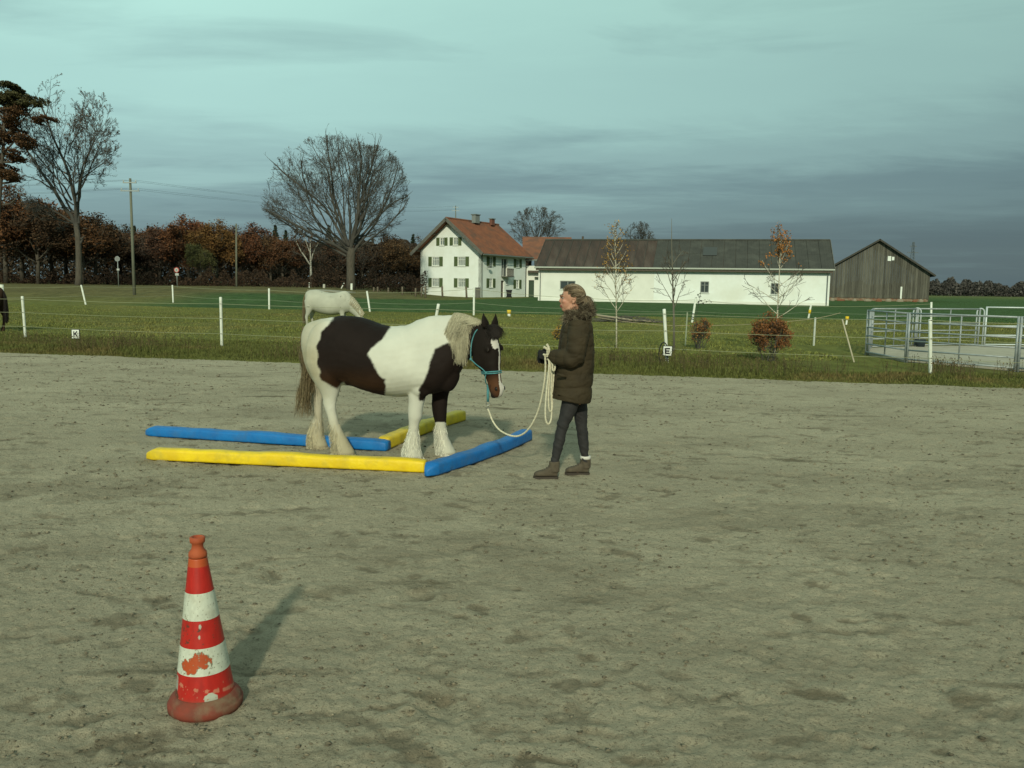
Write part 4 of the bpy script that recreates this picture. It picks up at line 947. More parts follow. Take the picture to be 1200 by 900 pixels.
    # ---- gloves
    for W0, sd in ((HN, 1), (HF, -1)):
        mb = MB(); hand(mb, W0, sd, .0028); d = Vector((-1, 0, .18)).normalized(); mb.tube([W0-d*.05, W0-d*.01, W0+d*.01], [.036, .033, .030], 14)
        place('glove', remesh(mb.mesh(), .0045, 2, .4), M_glove, root)
    # ---- hair: cap combed back to a pony tail
    paths = {0: [], 1: [], 2: []}; tie = HCn + Vector((.106, -.004, .026))
    SC = HCn + Vector((.012, 0, .022)); d1 = Vector(((tie-SC).x/.096, (tie-SC).y/.076, (tie-SC).z/.092)).normalized(); cnt = 0
    def hairy(d): return (d.z > .50 and d.x > -.84) or (d.x > -.50 and d.z > .22) or (d.x > -.28 and d.z > -.02) or (d.x > .22 and d.z > -.62)
    while cnt < 5200:
        d0 = Vector(tuple(r.normal(size=3))).normalized()
        if not hairy(d0): continue
        cnt += 1; off = .003+.012*r.random(); p = []; wv = r.normal(0, .05); ph = r.random()*6.28
        for j in range(8):
            t = j/7*.985; d = d0.lerp(d1, t); d = (d + Vector((0, 0, .10*math.sin(math.pi*t)+wv*math.sin(3*t+ph)*(1-t)))).normalized(); o2 = off*(1+.5*math.sin(math.pi*t)) if t > .02 else 0
            p.append(tuple(SC + Vector((d.x*(.096+o2), d.y*(.076+o2), d.z*(.092+o2)))))
        paths[int(r.random()*3)].append(p)
    for kx, M_ in ((0, M_hair), (1, M_hair2), (2, M_hair3)):
        v_, f_ = hair_tris(paths[kx], .0016, .0011); place('hair', npmesh('hair', v_, f_), M_, root)
    mb = MB(); mb.ball(SC, (.0985, .0785, .0945), 40, 28)
    me = mb.mesh(); v = mverts(me).astype(float); rel = v-np.array(HCn)
    # pull the shell inwards over face and neck so only scalp is covered
    un = (v-np.array(SC))/np.array([.094, .0765, .093]); hide = ~(((un[:, 2] > .52) & (un[:, 0] > -.80)) | ((un[:, 0] > -.46) & (un[:, 2] > .26)) | ((un[:, 0] > -.24) & (un[:, 2] > .02)) | ((un[:, 0] > .26) & (un[:, 2] > -.58)))
    v[hide] = np.array(HCn)+(rel[hide])*.72; me.vertices.foreach_set('co', v.astype(np.float32).ravel()); me.update(); me.shade_smooth(); place('hair_cap', me, mat('hair_under', (.13, .10, .062), (.24, .185, .12), 30, .6, stretch=(.3, 1, 1)), root)
    m = MB(); m.tube([tie+Vector((-.004, 0, .002)), tie+Vector((.012, 0, -.003))], [.021, .021], 14); m.build('hair_tie', mat('hair_tie', (.16, .045, .035)), root, True)
    pt = {0: [], 1: [], 2: []}
    for i in range(1900):
        p = []; ox, oy = r.normal(0, .018), r.normal(0, .026); ph = r.random()*6.28; L_ = r.uniform(.12, .25); am = r.uniform(.006, .016)
        for j in range(10):
            t = j/9; s = t*L_; p.append(tuple(tie + Vector((.006+.028*math.sin(min(1.57, t*4))+ox*min(1, t*3)+am*math.sin(s*75+ph)*t, oy*min(1, t*2.5)+am*math.cos(s*75+ph)*t, -s*.98+.022*math.sin(min(3.14, t*9))))))
        pt[int(r.random()*3)].append(p)
    for kx, M_ in ((0, M_hair), (1, M_hair2), (2, M_hair3)):
        v_, f_ = hair_tris(pt[kx], .0017, .0010); place('ponytail', npmesh('ponytail', v_, f_), M_, root)
    return root, HN, HF
person, HN, HF = woman()
# ---------------------------------------------------------------- lead rope
def rope():
    root = thing('lead_rope', 'cream lead rope hanging from the halter to the gloved hands, spare length looped', 'lead rope', Vector((CHIN.x, CHIN.y, 0)))
    fst = HN + Vector((-.085, -.03, .03))
    m = MB(); a = CHIN; b = CHIN + Vector((0, -.005, -.145)); m.tube([a, a*.5+b*.5, b], [.012, .0135, .012], 10); m.build('braided_sleeve', M_teal, root, True)
    m = MB(); c = b
    R = []
    for ring_c, rr in ((c+Vector((0, 0, -.015)), .016), (c+Vector((0, 0, -.062)), .013)):
        m.tube([ring_c+Vector((rr*math.cos(q), 0, rr*math.sin(q))) for q in np.linspace(0, 6.283, 17)], .0035, 6)
    m.tube([c+Vector((0, 0, -.028)), c+Vector((.002, 0, -.052))], [.008, .006], 8); m.build('snap_clip', M_steel, root, True)
    def strand(pts, name, r=.0085, per=10):
        P_ = [Vector(p) for p in csm([tuple(q) for q in pts], per)]; mm = MB(); mm.tube(P_, [r*(1+.12*math.sin(i*1.9)) for i in range(len(P_))], 8); mm.build(name, M_rope, root, True)
    s = c+Vector((0, 0, -.075)); Y0, Y1 = s.y, fst.y
    def at(px, py, t): return atY(px, py, Y0+(Y1-Y0)*t)
    strand([s, at(572.5, 481, .03), at(577.5, 493.5, .10), at(584, 502.5, .18), at(592, 508, .28), at(600, 510.8, .37), at(607, 511, .45), at(614.5, 507.5, .55), at(621, 500.5, .64), at(627.5, 489, .73), at(632.5, 475, .81), at(636, 459, .88), at(638.3, 444, .93), at(639.3, 430, .97), at(638.6, 417, 1), HN+Vector((-.075, -.035, .02)), HN+Vector((-.03, -.0, .012))], 'rope_line')
    h = HN + Vector((-.045, .0, -.02))
    def W(px, py, d=0): return atY(px, py, HN.y+d)
    strand([h, W(643.5, 424, -.03), W(642.5, 440, -.045), W(640.3, 460, -.045), W(639, 480, -.04), W(639.6, 492, -.03), W(642.5, 497, -.02), W(645.6, 492, .0), W(646.6, 480, .0), W(646, 460, .01), W(646.5, 440, .01), W(648, 424, .01), h+Vector((.03, .02, 0))], 'rope_coil')
    strand([h, W(645, 425, -.02), W(644, 440, -.03), W(642.8, 462, -.03), W(643.2, 478, -.02), W(645, 482, -.01), W(647, 478, .0), W(647.3, 460, .02), W(648.8, 440, .02), W(649.5, 424, .02), h+Vector((.035, .02, 0))], 'rope_coil')
    strand([h, W(647, 426, -.04), W(647.5, 433, -.05), W(649.5, 434, -.04), W(650.2, 428, -.03), h+Vector((.04, 0, 0))], 'rope_coil')
    strand([h+Vector((0, -.01, .02)), W(643.5, 410, -.03), W(640.8, 403, -.03)], 'rope_end', .011); strand([h+Vector((0, -.01, .02)), W(641.5, 410, -.035), W(637, 406.5, -.045)], 'rope_end', .011)
rope()
# ================================================================ FENCES
M_white = mat('white_plastic_post', (.72, .74, .66), (.60, .62, .52), 5, .5, spec=.4)
M_tape = mat('fence_cord', (.27, .28, .17), rough=.8)
M_tape2 = mat('dull_fence_cord', (.30, .32, .22), rough=.7)
M_yel = mat('yellow_insulator', (.72, .48, .02), rough=.5)
M_blk = mat('black_plastic', (.012, .012, .014), rough=.6)
M_wood = mat('weathered_post_wood', (.17, .14, .10), (.11, .09, .065), 8, .9, bump=.4)
def cords(root, P_, sags, r, m, name='cord'):
    """P_: list of lists of attachment points per cord"""
    for pts in P_:
        b = MB(); Lp = []
        for i in range(len(pts)-1):
            a, c = Vector(pts[i]), Vector(pts[i+1])
            for k in range(8):
                t = k/8; Lp.append(a*(1-t)+c*t+Vector((0, 0, -sags*4*t*(1-t)*(1+.5*math.sin(i*3.1)))))
        Lp.append(Vector(pts[-1])); b.tube(Lp, r, 5); b.build(name, m, root)
def near_fence():
    specs = [((30, 398), (26, 347)), ((260, 408), (258.5, 348)), None, ((782, 428), (778.3, 362)), ((1090.3, 441), (1090.2, 374))]
    pts = []
    for s in specs:
        if s is None: pts.append(None); continue
        b = ground(*s[0]); t = atY(s[1][0], s[1][1], b.y); pts.append((b, t))
    b = Vector((-1.98, 20.2, 0)); pts[2] = (b, atY(514, 356, 20.2))
    b0 = pts[0][0]*2-pts[1][0]; pts.insert(0, (b0, b0+Vector((0, 0, 1.25)))); b1 = pts[-1][0]*2-(pts[-1][0]*.5+pts[-2][0]*.5); pts.append((b1, b1+Vector((0, 0, 1.2))))
    root = thing('electric_fence', 'near white electric fence of leaning plastic posts and three thin cords along the arena', 'fence', Vector(pts[3][0]))
    for b, t in pts:
        d = (t-b).normalized(); m = MB(); m.tube([b-d*.1, b+d*.02, b*.1+t*.9, t-d*.01, t], [.030, .034, .036, .036, .022], 12)
        p = m.build('fence_post', M_white, root, True)
    for h in (1.13, .76, .37):
        L_ = []
        for b, t in pts:
            d = (t-b).normalized(); L_.append(b+d*h+Vector((0, -.04, 0)))
        cords(root, [L_], .025, .0048, M_tape)
    for b, t in pts:
        d = (t-b).normalized()
        for h in (1.13, .76, .37):
            m = MB(); m.tube([b+d*h, b+d*h+Vector((0, -.045, 0))], .010, 6); m.build('insulator', M_blk, root)
    return root
near_fence()
def far_fence():
    specs = [((-30, 357.5), (-34, 334)), ((100.5, 357), (95, 334)), ((203, 355.5), (202, 334)), ((315.5, 362.5), (315.2, 338)), ((433.5, 365.5), (430, 341)), ((555.2, 369.5), (555.5, 336.5)), ((700, 372), (700, 348)), ((811, 378), (815.5, 349)), ((947.3, 373), (950.5, 357)), ((1091, 378), (1091.4, 354))]
    P_ = []
    for (bx, by), (tx, ty) in specs:
        b = ground(bx, by); 
        for _ in range(6): b = ground(bx, by, float(terrain(b.x, b.y)))
        P_.append((b, atY(tx, ty, b.y)))
    root = thing('electric_fence', 'farther electric fence crossing the meadow in front of the farm, posts thinly spaced', 'fence', Vector(P_[4][0]))
    for i, (b, t) in enumerate(P_):
        if i == 6: continue
        m = MB(); d = (t-b).normalized(); m.tube([b-d*.1, b, t], [.055, .055, .055], 8); p = m.build('fence_post', M_white, root, True)
        if i == 7:
            for k, cnt in ((.12, 1), (.20, 2), (.33, 1)):
                m = MB(); c = b*(1-k)+t*k; m.tube([c, c+d*.05], .060, 8); m.build('black_band', M_blk, p, True)
        if i == 8:
            m = MB(); m.tube([t-d*.52, t-d*.30], .075, 8); m.build('yellow_insulator', M_yel, p, True)
    top = [t-(t-b).normalized()*.10 for b, t in P_]; low = [b*.55+t*.45 for b, t in P_]
    cords(root, [top], .08, .010, M_tape); cords(root, [low], .10, .006, M_tape2)
far_fence()
def single(name, label, cat, b, t, r, m, group=None, top=None):
    root = thing(name, label, cat, b, group) if top else None
    mb = MB(); d = (t-b).normalized(); mb.tube([b-d*.08, b, t], [r, r, r*.95], 8); o = mb.build('post' if root else name, m, root, True)
    if root:
        k = MB(); k.tube([t-d*top[0], t+d*.01], top[1], 8); k.build('yellow_insulator', M_yel, root, True); return root
    tag(o, label, cat, group); return recentre(o)
single('insulator_post', 'short white stub post with a yellow cap, right of the piebald horse head', 'post', ground(596.5, 372), atY(596.5, 363.5, ground(596.5, 372).y), .085, M_white, None, (.18, .11))
single('fence_stake', 'thin greenish stake standing in the tall grass right of the letter E board', 'stake', ground(803, 407), atY(805.5, 366, ground(803, 407).y), .022, mat('green_grey_stake', (.24, .27, .18), rough=.8))
single('fence_stake', 'thin pale grey stake right of the russet bush', 'stake', ground(953.5, 407), atY(955.5, 372, ground(953.5, 407).y), .030, mat('grey_stake', (.42, .44, .38), rough=.7))
single('leaning_stake', 'thin wooden stake leaning left beside the corner of the metal pen', 'stake', ground(1001.5, 427), atY(987, 374, ground(1001.5, 427).y), .018, mat('bleached_stake_wood', (.42, .38, .27), rough=.85))
single('insulator_post', 'pale stub with a yellow insulator cap behind the leaning wooden stake', 'post', ground(991.5, 382), atY(993, 371, ground(991.5, 382).y), .045, M_white, None, (.15, .085))
# sagging cord of the middle paddock
rootc = thing('sagging_cord', 'slack brownish fence cord sagging between the thin stakes behind the bushes', 'cord', ground(803, 407))
cords(rootc, [[atY(700, 372, 23.6), atY(762, 380, 23.6), atY(804, 381.5, 23.7), atY(848, 381, 24), atY(888, 379, 24.3), atY(950, 374, 24.6), atY(985, 366.5, 24.8)]], .015, .0065, mat('brownish_cord', (.36, .30, .20), rough=.8))
# ---------------------------------------------------------------- letter boards
def letter_board(ch, label, px, py, Y, w, h, tilt, extra=False):
    c = atY(px, py, Y); root = thing('letter_board', label, 'sign', Vector((c.x, c.y, 0.02)))
    U = Vector((math.cos(tilt), 0, math.sin(tilt))); Wv = Vector((-math.sin(tilt), 0, math.cos(tilt))); Nn = Vector((0, 1, 0))
    m = MB(); m.box(c+Nn*.014, (w+.03, .02, h+.03), U, Nn, Wv); m.build('board_back', M_blk, root, bevel=.004)
    m = MB(); m.box(c, (w, .012, h), U, Nn, Wv); m.build('board_face', mat('white_board', (.74, .76, .70), rough=.4), root, bevel=.003)
    m = MB(); f = c-Nn*.0085
    def bar(a, b, th):
        A = f+U*(a[0]*w)+Wv*(a[1]*h); B = f+U*(b[0]*w)+Wv*(b[1]*h); d = (B-A); L_ = d.length; d.normalize(); s = d.cross(Nn); m.box((A+B)/2, (L_, .005, th*w), d, Nn, s)
    if ch == 'K':
        bar((-.20, -.33), (-.20, .33), .15); bar((-.12, -.04), (.24, .33), .15); bar((-.02, .06), (.27, -.33), .15)
    else:
        bar((-.24, -.33), (-.24, .33), .17); bar((-.155, .26), (.28, .26), .17); bar((-.155, 0), (.22, 0), .17); bar((-.155, -.26), (.28, -.26), .17)
    m.build('letter_'+ch.lower(), M_blk, root)
    m = MB(); m.tube([Vector((c.x+.05*w, c.y+.03, 0)), Vector((c.x, c.y+.03, c.z))], .012, 6); m.build('stake', M_blk, root)
    if extra:
        m = MB(); cc = atY(777.5, 414, Y+.10); m.tube([cc+Vector((.10*math.cos(q)*1.0, 0, .235*math.sin(q))) for q in np.linspace(0, 6.283, 33)], .012, 6); m.build('black_hoop', M_blk, root, True)
    return root
letter_board('K', 'small white board with a black letter K low in the grass on the left', 88.5, 391.5, 22.3, .19, .225, 0)
letter_board('E', 'small white board with a black letter E tied low on a leaning white fence post', 782.3, 411.3, 18.62, .185, .20, -.02, True)
# ================================================================ ROUND PEN
M_galv = mat('galvanised_steel', (.33, .36, .36), (.24, .27, .27), 9, .5, metal=.2, spec=.5); M_galvb = mat('bright_galvanised_steel', (.50, .55, .55), rough=.5, metal=.3, spec=.5)
def panel(a, b, H, label, rails=6, uprights=(.5,), loops=True, m=None, r=.019, ht=1.0):
    a, b = Vector(a), Vector(b); a.z = b.z = .03; d = (b-a); L_ = d.length; d.normalize(); m = m or M_galv
    root = thing('pen_panel', label, 'fence panel', (a+b)/2, 'galvanised panels of the horse pen'); Zv = Vector((0, 0, 1))
    for e in (a+d*.03, b-d*.03):
        k = MB(); k.tube([e, e+Zv*H], r*1.5, 8); k.build('end_post', m, root, True)
    for i in range(rails):
        z = .10+(H-.12)*i/(rails-1); k = MB(); k.tube([a+d*.03+Zv*z, b-d*.03+Zv*z], r*(1.15 if i == rails-1 else 1), 8); k.build('rail', m, root, True)
    for u in uprights:
        e = a+d*(L_*u); k = MB(); k.tube([e+Zv*.10, e+Zv*(H-.02)], r*.95, 6); k.build('upright', m, root, True)
    return root
pa, pb, pc = ground(1013.5, 418), ground(1061, 427.5), ground(1190.5, 438.5)
H = 1.18
panel(pa, pb, H, 'short left side panel of the metal pen, beside the leaning wooden stake', 6, (.5,))
panel(pb, pc, H, 'long front panel of the metal pen, behind the right hand white post', 6, (.5,))
panel(pc, pc+(pc-pb).normalized()*2.2+Vector((.6, -.2, 0)), H, 'front panel of the metal pen cut by the right picture edge', 6, (.5,))
pd_, pe, pf_, pg = ground(1020, 411.5), ground(1072, 409.5), ground(1146, 408.5), ground(1260, 409.5)
panel(pa+Vector((.12, .1, 0)), pd_, H*.99, 'narrow gate panel folded at the left corner of the metal pen', 6, (.4,))
panel(pd_, pe, H*1.0, 'rear panel of the metal pen at its left end', 6, (.5,))
panel(pe, pf_, H*1.0, 'rear middle panel of the metal pen', 6, (.52,))
panel(pf_+Vector((.15, 0, 0)), pg, H*1.05, 'bright rear panel of the metal pen at the right picture edge', 5, (.5,), m=M_galvb)
for (e, lb) in ((pe, 'first rounded latch hoop on the rear side of the metal pen'), (pf_, 'second rounded latch hoop on the rear side of the metal pen, beside the bright panel')):
    k = MB(); Zv = Vector((0, 0, 1)); w = .11
    k.tube([e+Vector((-w, 0, .03)), e+Vector((-w, 0, 1.10))] + [e+Vector((-w*math.cos(q), 0, 1.10+w*math.sin(q))) for q in np.linspace(.3, 2.84, 8)] + [e+Vector((w, 0, 1.10)), e+Vector((w, 0, .03))], .021, 8)
    o = k.build('latch_hoop', M_galvb, None, True); tag(o, lb, 'gate frame', 'latch hoops of the metal pen'); recentre(o)
k = MB(); cn = [pa+Vector((.1, 0, 0)), pb+Vector((.05, .1, 0)), pc+Vector((.05, .15, 0)), pc+(pc-pb).normalized()*9, Vector((22, 26, 0)), pg+Vector((2, 0, 0)), pf_, pe, pd_]
k.add([Vector((p.x, p.y, .095)) for p in cn]+[Vector((p.x, p.y, -.05)) for p in cn], [tuple(range(9))]+[tuple((i, (i+1) % 9, (i+1) % 9+9, i+9)[::-1]) for i in range(9)])
tag(k.build('pen_sand', mat('pen_sand_surface', (.42, .39, .31), (.33, .30, .23), 3, .95, bump=.5, bscale=14)), kind='structure')
# feed tubs inside the pen
k = MB(); c = ground(1078, 410); k.rings([[c+Vector((rr*math.cos(q), rr*math.sin(q), z)) for q in [2*math.pi*i/16 for i in range(16)]] for rr, z in ((.12, .095), (.15, .30), (.16, .31), (.14, .31), (.11, .13))])
tag(recentre(k.build('feed_tub', mat('dark_blue_plastic', (.03, .045, .055), rough=.6), None, True)), 'dark round feed tub on the sand inside the metal pen', 'tub')
# ================================================================ ROADSIDE THINGS ON THE BANK
def base_at(px, py, Y):
    p = atY(px, py, Y); return Vector((p.x, Y, float(terrain(p.x, Y))))
M_signw = mat('sign_white', (.42, .43, .40), rough=.5); M_signr = mat('sign_red', (.42, .05, .04), rough=.5); M_zinc = mat('zinc_pole', (.30, .33, .32), rough=.5, metal=.4)
def road_sign(px, top, Y, label, ring, plate):
    b = base_at(px, 335, Y); t = atY(px, top, Y); s = Y/1000; root = thing('road_sign', label, 'road sign', b); z = t.z
    k = MB(); k.tube([b-Vector((0, 0, .1)), Vector((b.x, Y, z-.05))], .038, 8); k.build('pole', M_zinc, root, True)
    c = Vector((b.x, Y-.05, z-.32))
    def disc(rr, off, th, m, nm):
        q = MB(); q.rings([[c+Vector((rr*math.cos(a), off, rr*math.sin(a))) for a in [2*math.pi*i/28 for i in range(28)]], [c+Vector((rr*math.cos(a), off-th, rr*math.sin(a))) for a in [2*math.pi*i/28 for i in range(28)]]]); q.build(nm, m, root)
    disc(.25, 0, .02, M_signr if ring else M_zinc, 'sign_disc')
    if ring:
        disc(.185, -.022, .004, M_signw, 'sign_face'); q = MB(); q.box(c+Vector((0, -.030, 0)), (.13, .004, .08)); q.build('sign_symbol', M_blk, root)
    else: disc(.21, -.022, .004, mat('sign_grey', (.20, .21, .20), rough=.6), 'sign_face')
    for (dz, w, h) in plate:
        q = MB(); q.box(Vector((b.x+.03, Y-.06, z+dz)), (w, .02, h)); q.build('plate', M_signw, root)
road_sign(139, 299.5, 84, 'round grey road sign with small plate, left of the tall utility pole', False, [(-1.35, .26, .18)])
road_sign(207.7, 312.5, 84, 'round red and white road sign with plate, right of tall utility pole', True, [(-.75, .34, .22)])
def upole(px, top, Y, label, rad, lean=0, arm=True, dark=False):
    b = base_at(px+lean, 345, Y); t = atY(px, top, Y); root = thing('utility_pole', label, 'utility pole', b)
    k = MB(); k.tube([b-Vector((0, 0, .3)), t], [rad, rad*.7], 10); k.build('pole', mat('tarred_pole_wood', (.12, .125, .095), (.17, .175, .13), 3, .9, stretch=(4, 4, .4)), root, True)
    ins = []
    if arm:
        for dz, w in ((-.35, .55), (-1.0, .75)):
            k = MB(); k.box(t+Vector((0, -.12, dz)), (w*2, .08, .09)); a = k.build('crossarm', M_zinc, root)
            for sg in (-1, 1):
                q = MB(); q.tube([t+Vector((sg*w*.9, -.12, dz+.04)), t+Vector((sg*w*.9, -.12, dz+.2))], .04, 6); q.build('insulator', M_signw, a, True); ins.append(t+Vector((sg*w*.9, -.12, dz+.2)))
    return t, ins
t1, i1 = upole(152.5, 209, 70, 'tall grey utility pole with crossarms standing right of the tall bare tree on the left', .13, 5)
t2, i2 = upole(276.8, 262, 99, 'plain distant utility pole standing in front of the autumn wood', .12, .5, False)
t3, i3 = upole(534, 241, 175, 'top of a utility pole with two crossarms rising behind the farmhouse roof', .13, 0)
wr = thing('power_line', 'thin overhead wires running from the tall left utility pole towards the farm', 'power line', Vector((t1.x, t1.y, 0)))
far3 = [t3+Vector((0, 0, -.3))]*4
cords(wr, [[i1[i]+Vector((-60, 6, 0)), i1[i], i3[i]] for i in range(4)], .9, .007, mat('wire_dark', (.05, .055, .055), rough=.6), 'wire')
for px, top, Y, kind, lb in ((362.5, 331, 104, 'g', 'white guide post with black cap, left of the stone post'), (379.8, 333, 102, 's', 'pale stone post by the road between two guide posts'), (412, 332.2, 98, 'w', 'thick white post at the foot of the broad bare tree'), (400, 331.5, 104, 'g', 'slanting white guide post with black cap, left of the thick white post'), (2, 333.5, 60, 'w', 'white post top at the left picture edge')):
    b = base_at(px, 345, Y); t = atY(px, top, Y); root = thing('guide_post', lb, 'post', b); rr = {'g': .075, 's': .16, 'w': .14}[kind]
    if lb.startswith('slant'): t.x += .35
    d = t-b; k = MB(); k.tube([b-d*.1, b, t], [rr, rr, rr*.85], 8); k.build('post', M_white if kind != 's' else mat('post_stone', (.42, .41, .34), rough=.9), root, True)
    if kind == 'g': k = MB(); k.tube([b+d*.62, b+d*.86], rr*1.06, 8); k.build('black_band', M_blk, root, True)
for i, (px, top) in enumerate([(438, 336.5), (442.6, 336), (455, 337), (471.5, 336), (487, 337.5), (494, 336.5), (498.5, 335.5)]):
    b = base_at(px, 345, 100-i*1.0); t = atY(px, top, 100-i*1.0); k = MB(); k.tube([b-Vector((0, 0, .2)), t], .10, 6)
    o = k.build('fence_post', M_wood, None, True); tag(o, ['brown timber post nearest the thick white post', 'second brown timber post right of the broad bare tree', 'third brown timber post, standing alone', 'brown timber post midway to the farmhouse', 'short brown timber post left of the farmhouse', 'brown timber post just left of the farmhouse wall', 'brown timber post against the left corner of the farmhouse'][i], 'post', 'timber posts between the road and the farmhouse'); recentre(o)
for px, top, bot, lb in ((518.8, 335.5, 347, 'dark timber post in front of the left ground floor windows'), (547, 336, 348.2, 'dark timber post in front of the right ground floor windows of the gable')):
    b = ground(px, bot); b.y = 106; b = Vector((atY(px, bot, 106).x, 106, 0)); t = atY(px-.8, top, 106); k = MB(); k.tube([b-Vector((0, 0, .2)), t], .12, 6); o = k.build('fence_post', M_wood, None, True); tag(o, lb, 'post', 'timber posts before the farmhouse gable'); recentre(o)
# pale field track behind the guide posts
k = MB(); a, b = atY(364, 340, 82).x, atY(406, 340, 82).x; V_ = []
for i in range(9):
    x = a+(b-a)*i/8
    for y_, dz in ((80.6, .05), (83.6, .05), (83.6, -.2), (80.6, -.2)): V_.append((x+(.6 if y_ > 82 else 0), y_, float(terrain(x, y_))+dz))
k.add(V_, [(i*4+q, i*4+(q+1) % 4, i*4+4+(q+1) % 4, i*4+4+q)[::-1] for i in range(8) for q in range(4)]+[(0, 1, 2, 3), (35, 34, 33, 32)])
tag(k.build('path', mat('pale_gravel', (.34, .32, .25), (.26, .24, .18), 1, .9)), kind='structure')
# ================================================================ BUILDINGS
M_wall = mat('white_render', (.80, .84, .79), (.74, .78, .72), .8, .9, bump=.15, bscale=8, c3=(.70, .72, .64), s3=.25)
M_wall2 = mat('cream_render', (.76, .77, .69), (.69, .70, .62), .8, .9, bump=.15, bscale=8)
M_tile = mat('red_roof_tiles', (.235, .095, .052), (.170, .074, .046), 1.2, .85, bump=.5, bscale=10, c3=(.12, .070, .050), s3=.5)
M_dwood = mat('dark_brown_wood', (.075, .060, .045), (.11, .09, .07), 6, .85)
M_gwood = mat('grey_verge_board', (.15, .145, .125), (.10, .10, .085), 4, .85)
M_green = mat('green_shutter', (.10, .135, .055), (.075, .105, .045), 6, .7)
M_glass = mat('window_glass', (.045, .060, .060), rough=.12, spec=.7)
M_curt = mat('net_curtain_glass', (.20, .25, .25), (.10, .13, .13), 3, .2, spec=.6)
M_frame = mat('white_window_frame', (.66, .68, .62), rough=.6)
M_gutter = mat('gutter_zinc', (.20, .22, .20), rough=.5, metal=.4)
Zu = Vector((0, 0, 1))
def oriented(mb, O, U, Nn, x0, x1, z0, z1, d0, d1):
    """box on a wall: along U x0..x1, height z0..z1, outward Nn d0..d1"""
    mb.hexa([O+U*x0+Nn*d1+Zu*z0, O+U*x1+Nn*d1+Zu*z0, O+U*x1+Nn*d0+Zu*z0, O+U*x0+Nn*d0+Zu*z0, O+U*x0+Nn*d1+Zu*z1, O+U*x1+Nn*d1+Zu*z1, O+U*x1+Nn*d0+Zu*z1, O+U*x0+Nn*d0+Zu*z1])
def ob(name, O, U, Nn, x0, x1, z0, z1, d0, d1, m, parent):
    k = MB(); oriented(k, O, U, Nn, x0, x1, z0, z1, d0, d1); return k.build(name, m, parent)
def wall_open(name, O, U, Nn, L_, top, opens, m, parent, th=.35, z0=-.5):
    """wall with rectangular openings; top(x) gives wall height; panels butt each other"""
    xs = sorted(set([0, L_] + [v for o in opens for v in (o[0], o[1])] + list(np.linspace(0, L_, 9)))); k = MB()
    for a, b in zip(xs[:-1], xs[1:]):
        if b-a < 1e-4: continue
        mid = (a+b)/2; cuts = sorted([(o[2], o[3]) for o in opens if o[0] <= mid <= o[1]]); z = z0
        for c0, c1 in cuts+[(None, None)]:
            za, zb = (top(a), top(b)) if c0 is None else (c0, c0)
            if min(za, zb) > z+1e-4: k.hexa([O+U*a+Zu*z, O+U*b+Zu*z, O+U*b-Nn*th+Zu*z, O+U*a-Nn*th+Zu*z, O+U*a+Zu*za, O+U*b+Zu*zb, O+U*b-Nn*th+Zu*zb, O+U*a-Nn*th+Zu*za])
            if c1 is not None: z = c1
    return k.build(name, m, parent)
def window(O, U, Nn, x0, x1, z0, z1, parent, shut=0.0, mull=1, cross=True, glass=None, fr=None, th=.09):
    w = ob('window', O, U, Nn, x0, x1, z0, z1, -.22, -.16, glass or M_curt, parent)
    k = MB(); f = .09; oriented(k, O, U, Nn, x0, x0+f, z0, z1, -.158, -.06); oriented(k, O, U, Nn, x1-f, x1, z0, z1, -.158, -.06); oriented(k, O, U, Nn, x0+f, x1-f, z0, z0+f, -.158, -.06); oriented(k, O, U, Nn, x0+f, x1-f, z1-f, z1, -.158, -.06)
    for i in range(mull):
        x = x0+(x1-x0)*(i+1)/(mull+1); oriented(k, O, U, Nn, x-.045, x+.045, z0+f, z1-f, -.157, -.07)
    if cross:
        z = z0+(z1-z0)*.68; oriented(k, O, U, Nn, x0+f, x1-f, z-.03, z+.03, -.154, -.08)
    k.build('frame', fr or M_frame, w)
    ob('sill', O, U, Nn, x0-.08, x1+.08, z0-.08, z0-.002, .002, .10, M_frame, w)
    if shut:
        for a, b in ((x0-shut-.03, x0-.03), (x1+.03, x1+shut+.03)):
            s = ob('shutter', O, U, Nn, a, b, z0-.03, z1+.03, .02, .07, M_green, w)
            k = MB(); n = 7
            for i in range(n):
                z = z0+.08+(z1-z0-.16)*(i+.5)/n; oriented(k, O, U, Nn, a+.07, b-.07, z-.03, z+.02, .072, .095)
            k.build('slat', M_green, s)
    return w
def slab(name, pts, th, m, parent):      # roof plane from 4 corner points, thickness downwards along normal
    p = [Vector(q) for q in pts]; n = (p[1]-p[0]).cross(p[3]-p[0]).normalized()
    if n.z < 0: n = -n
    k = MB(); k.hexa([q-n*th for q in p]+p); return k.build(name, m, parent)
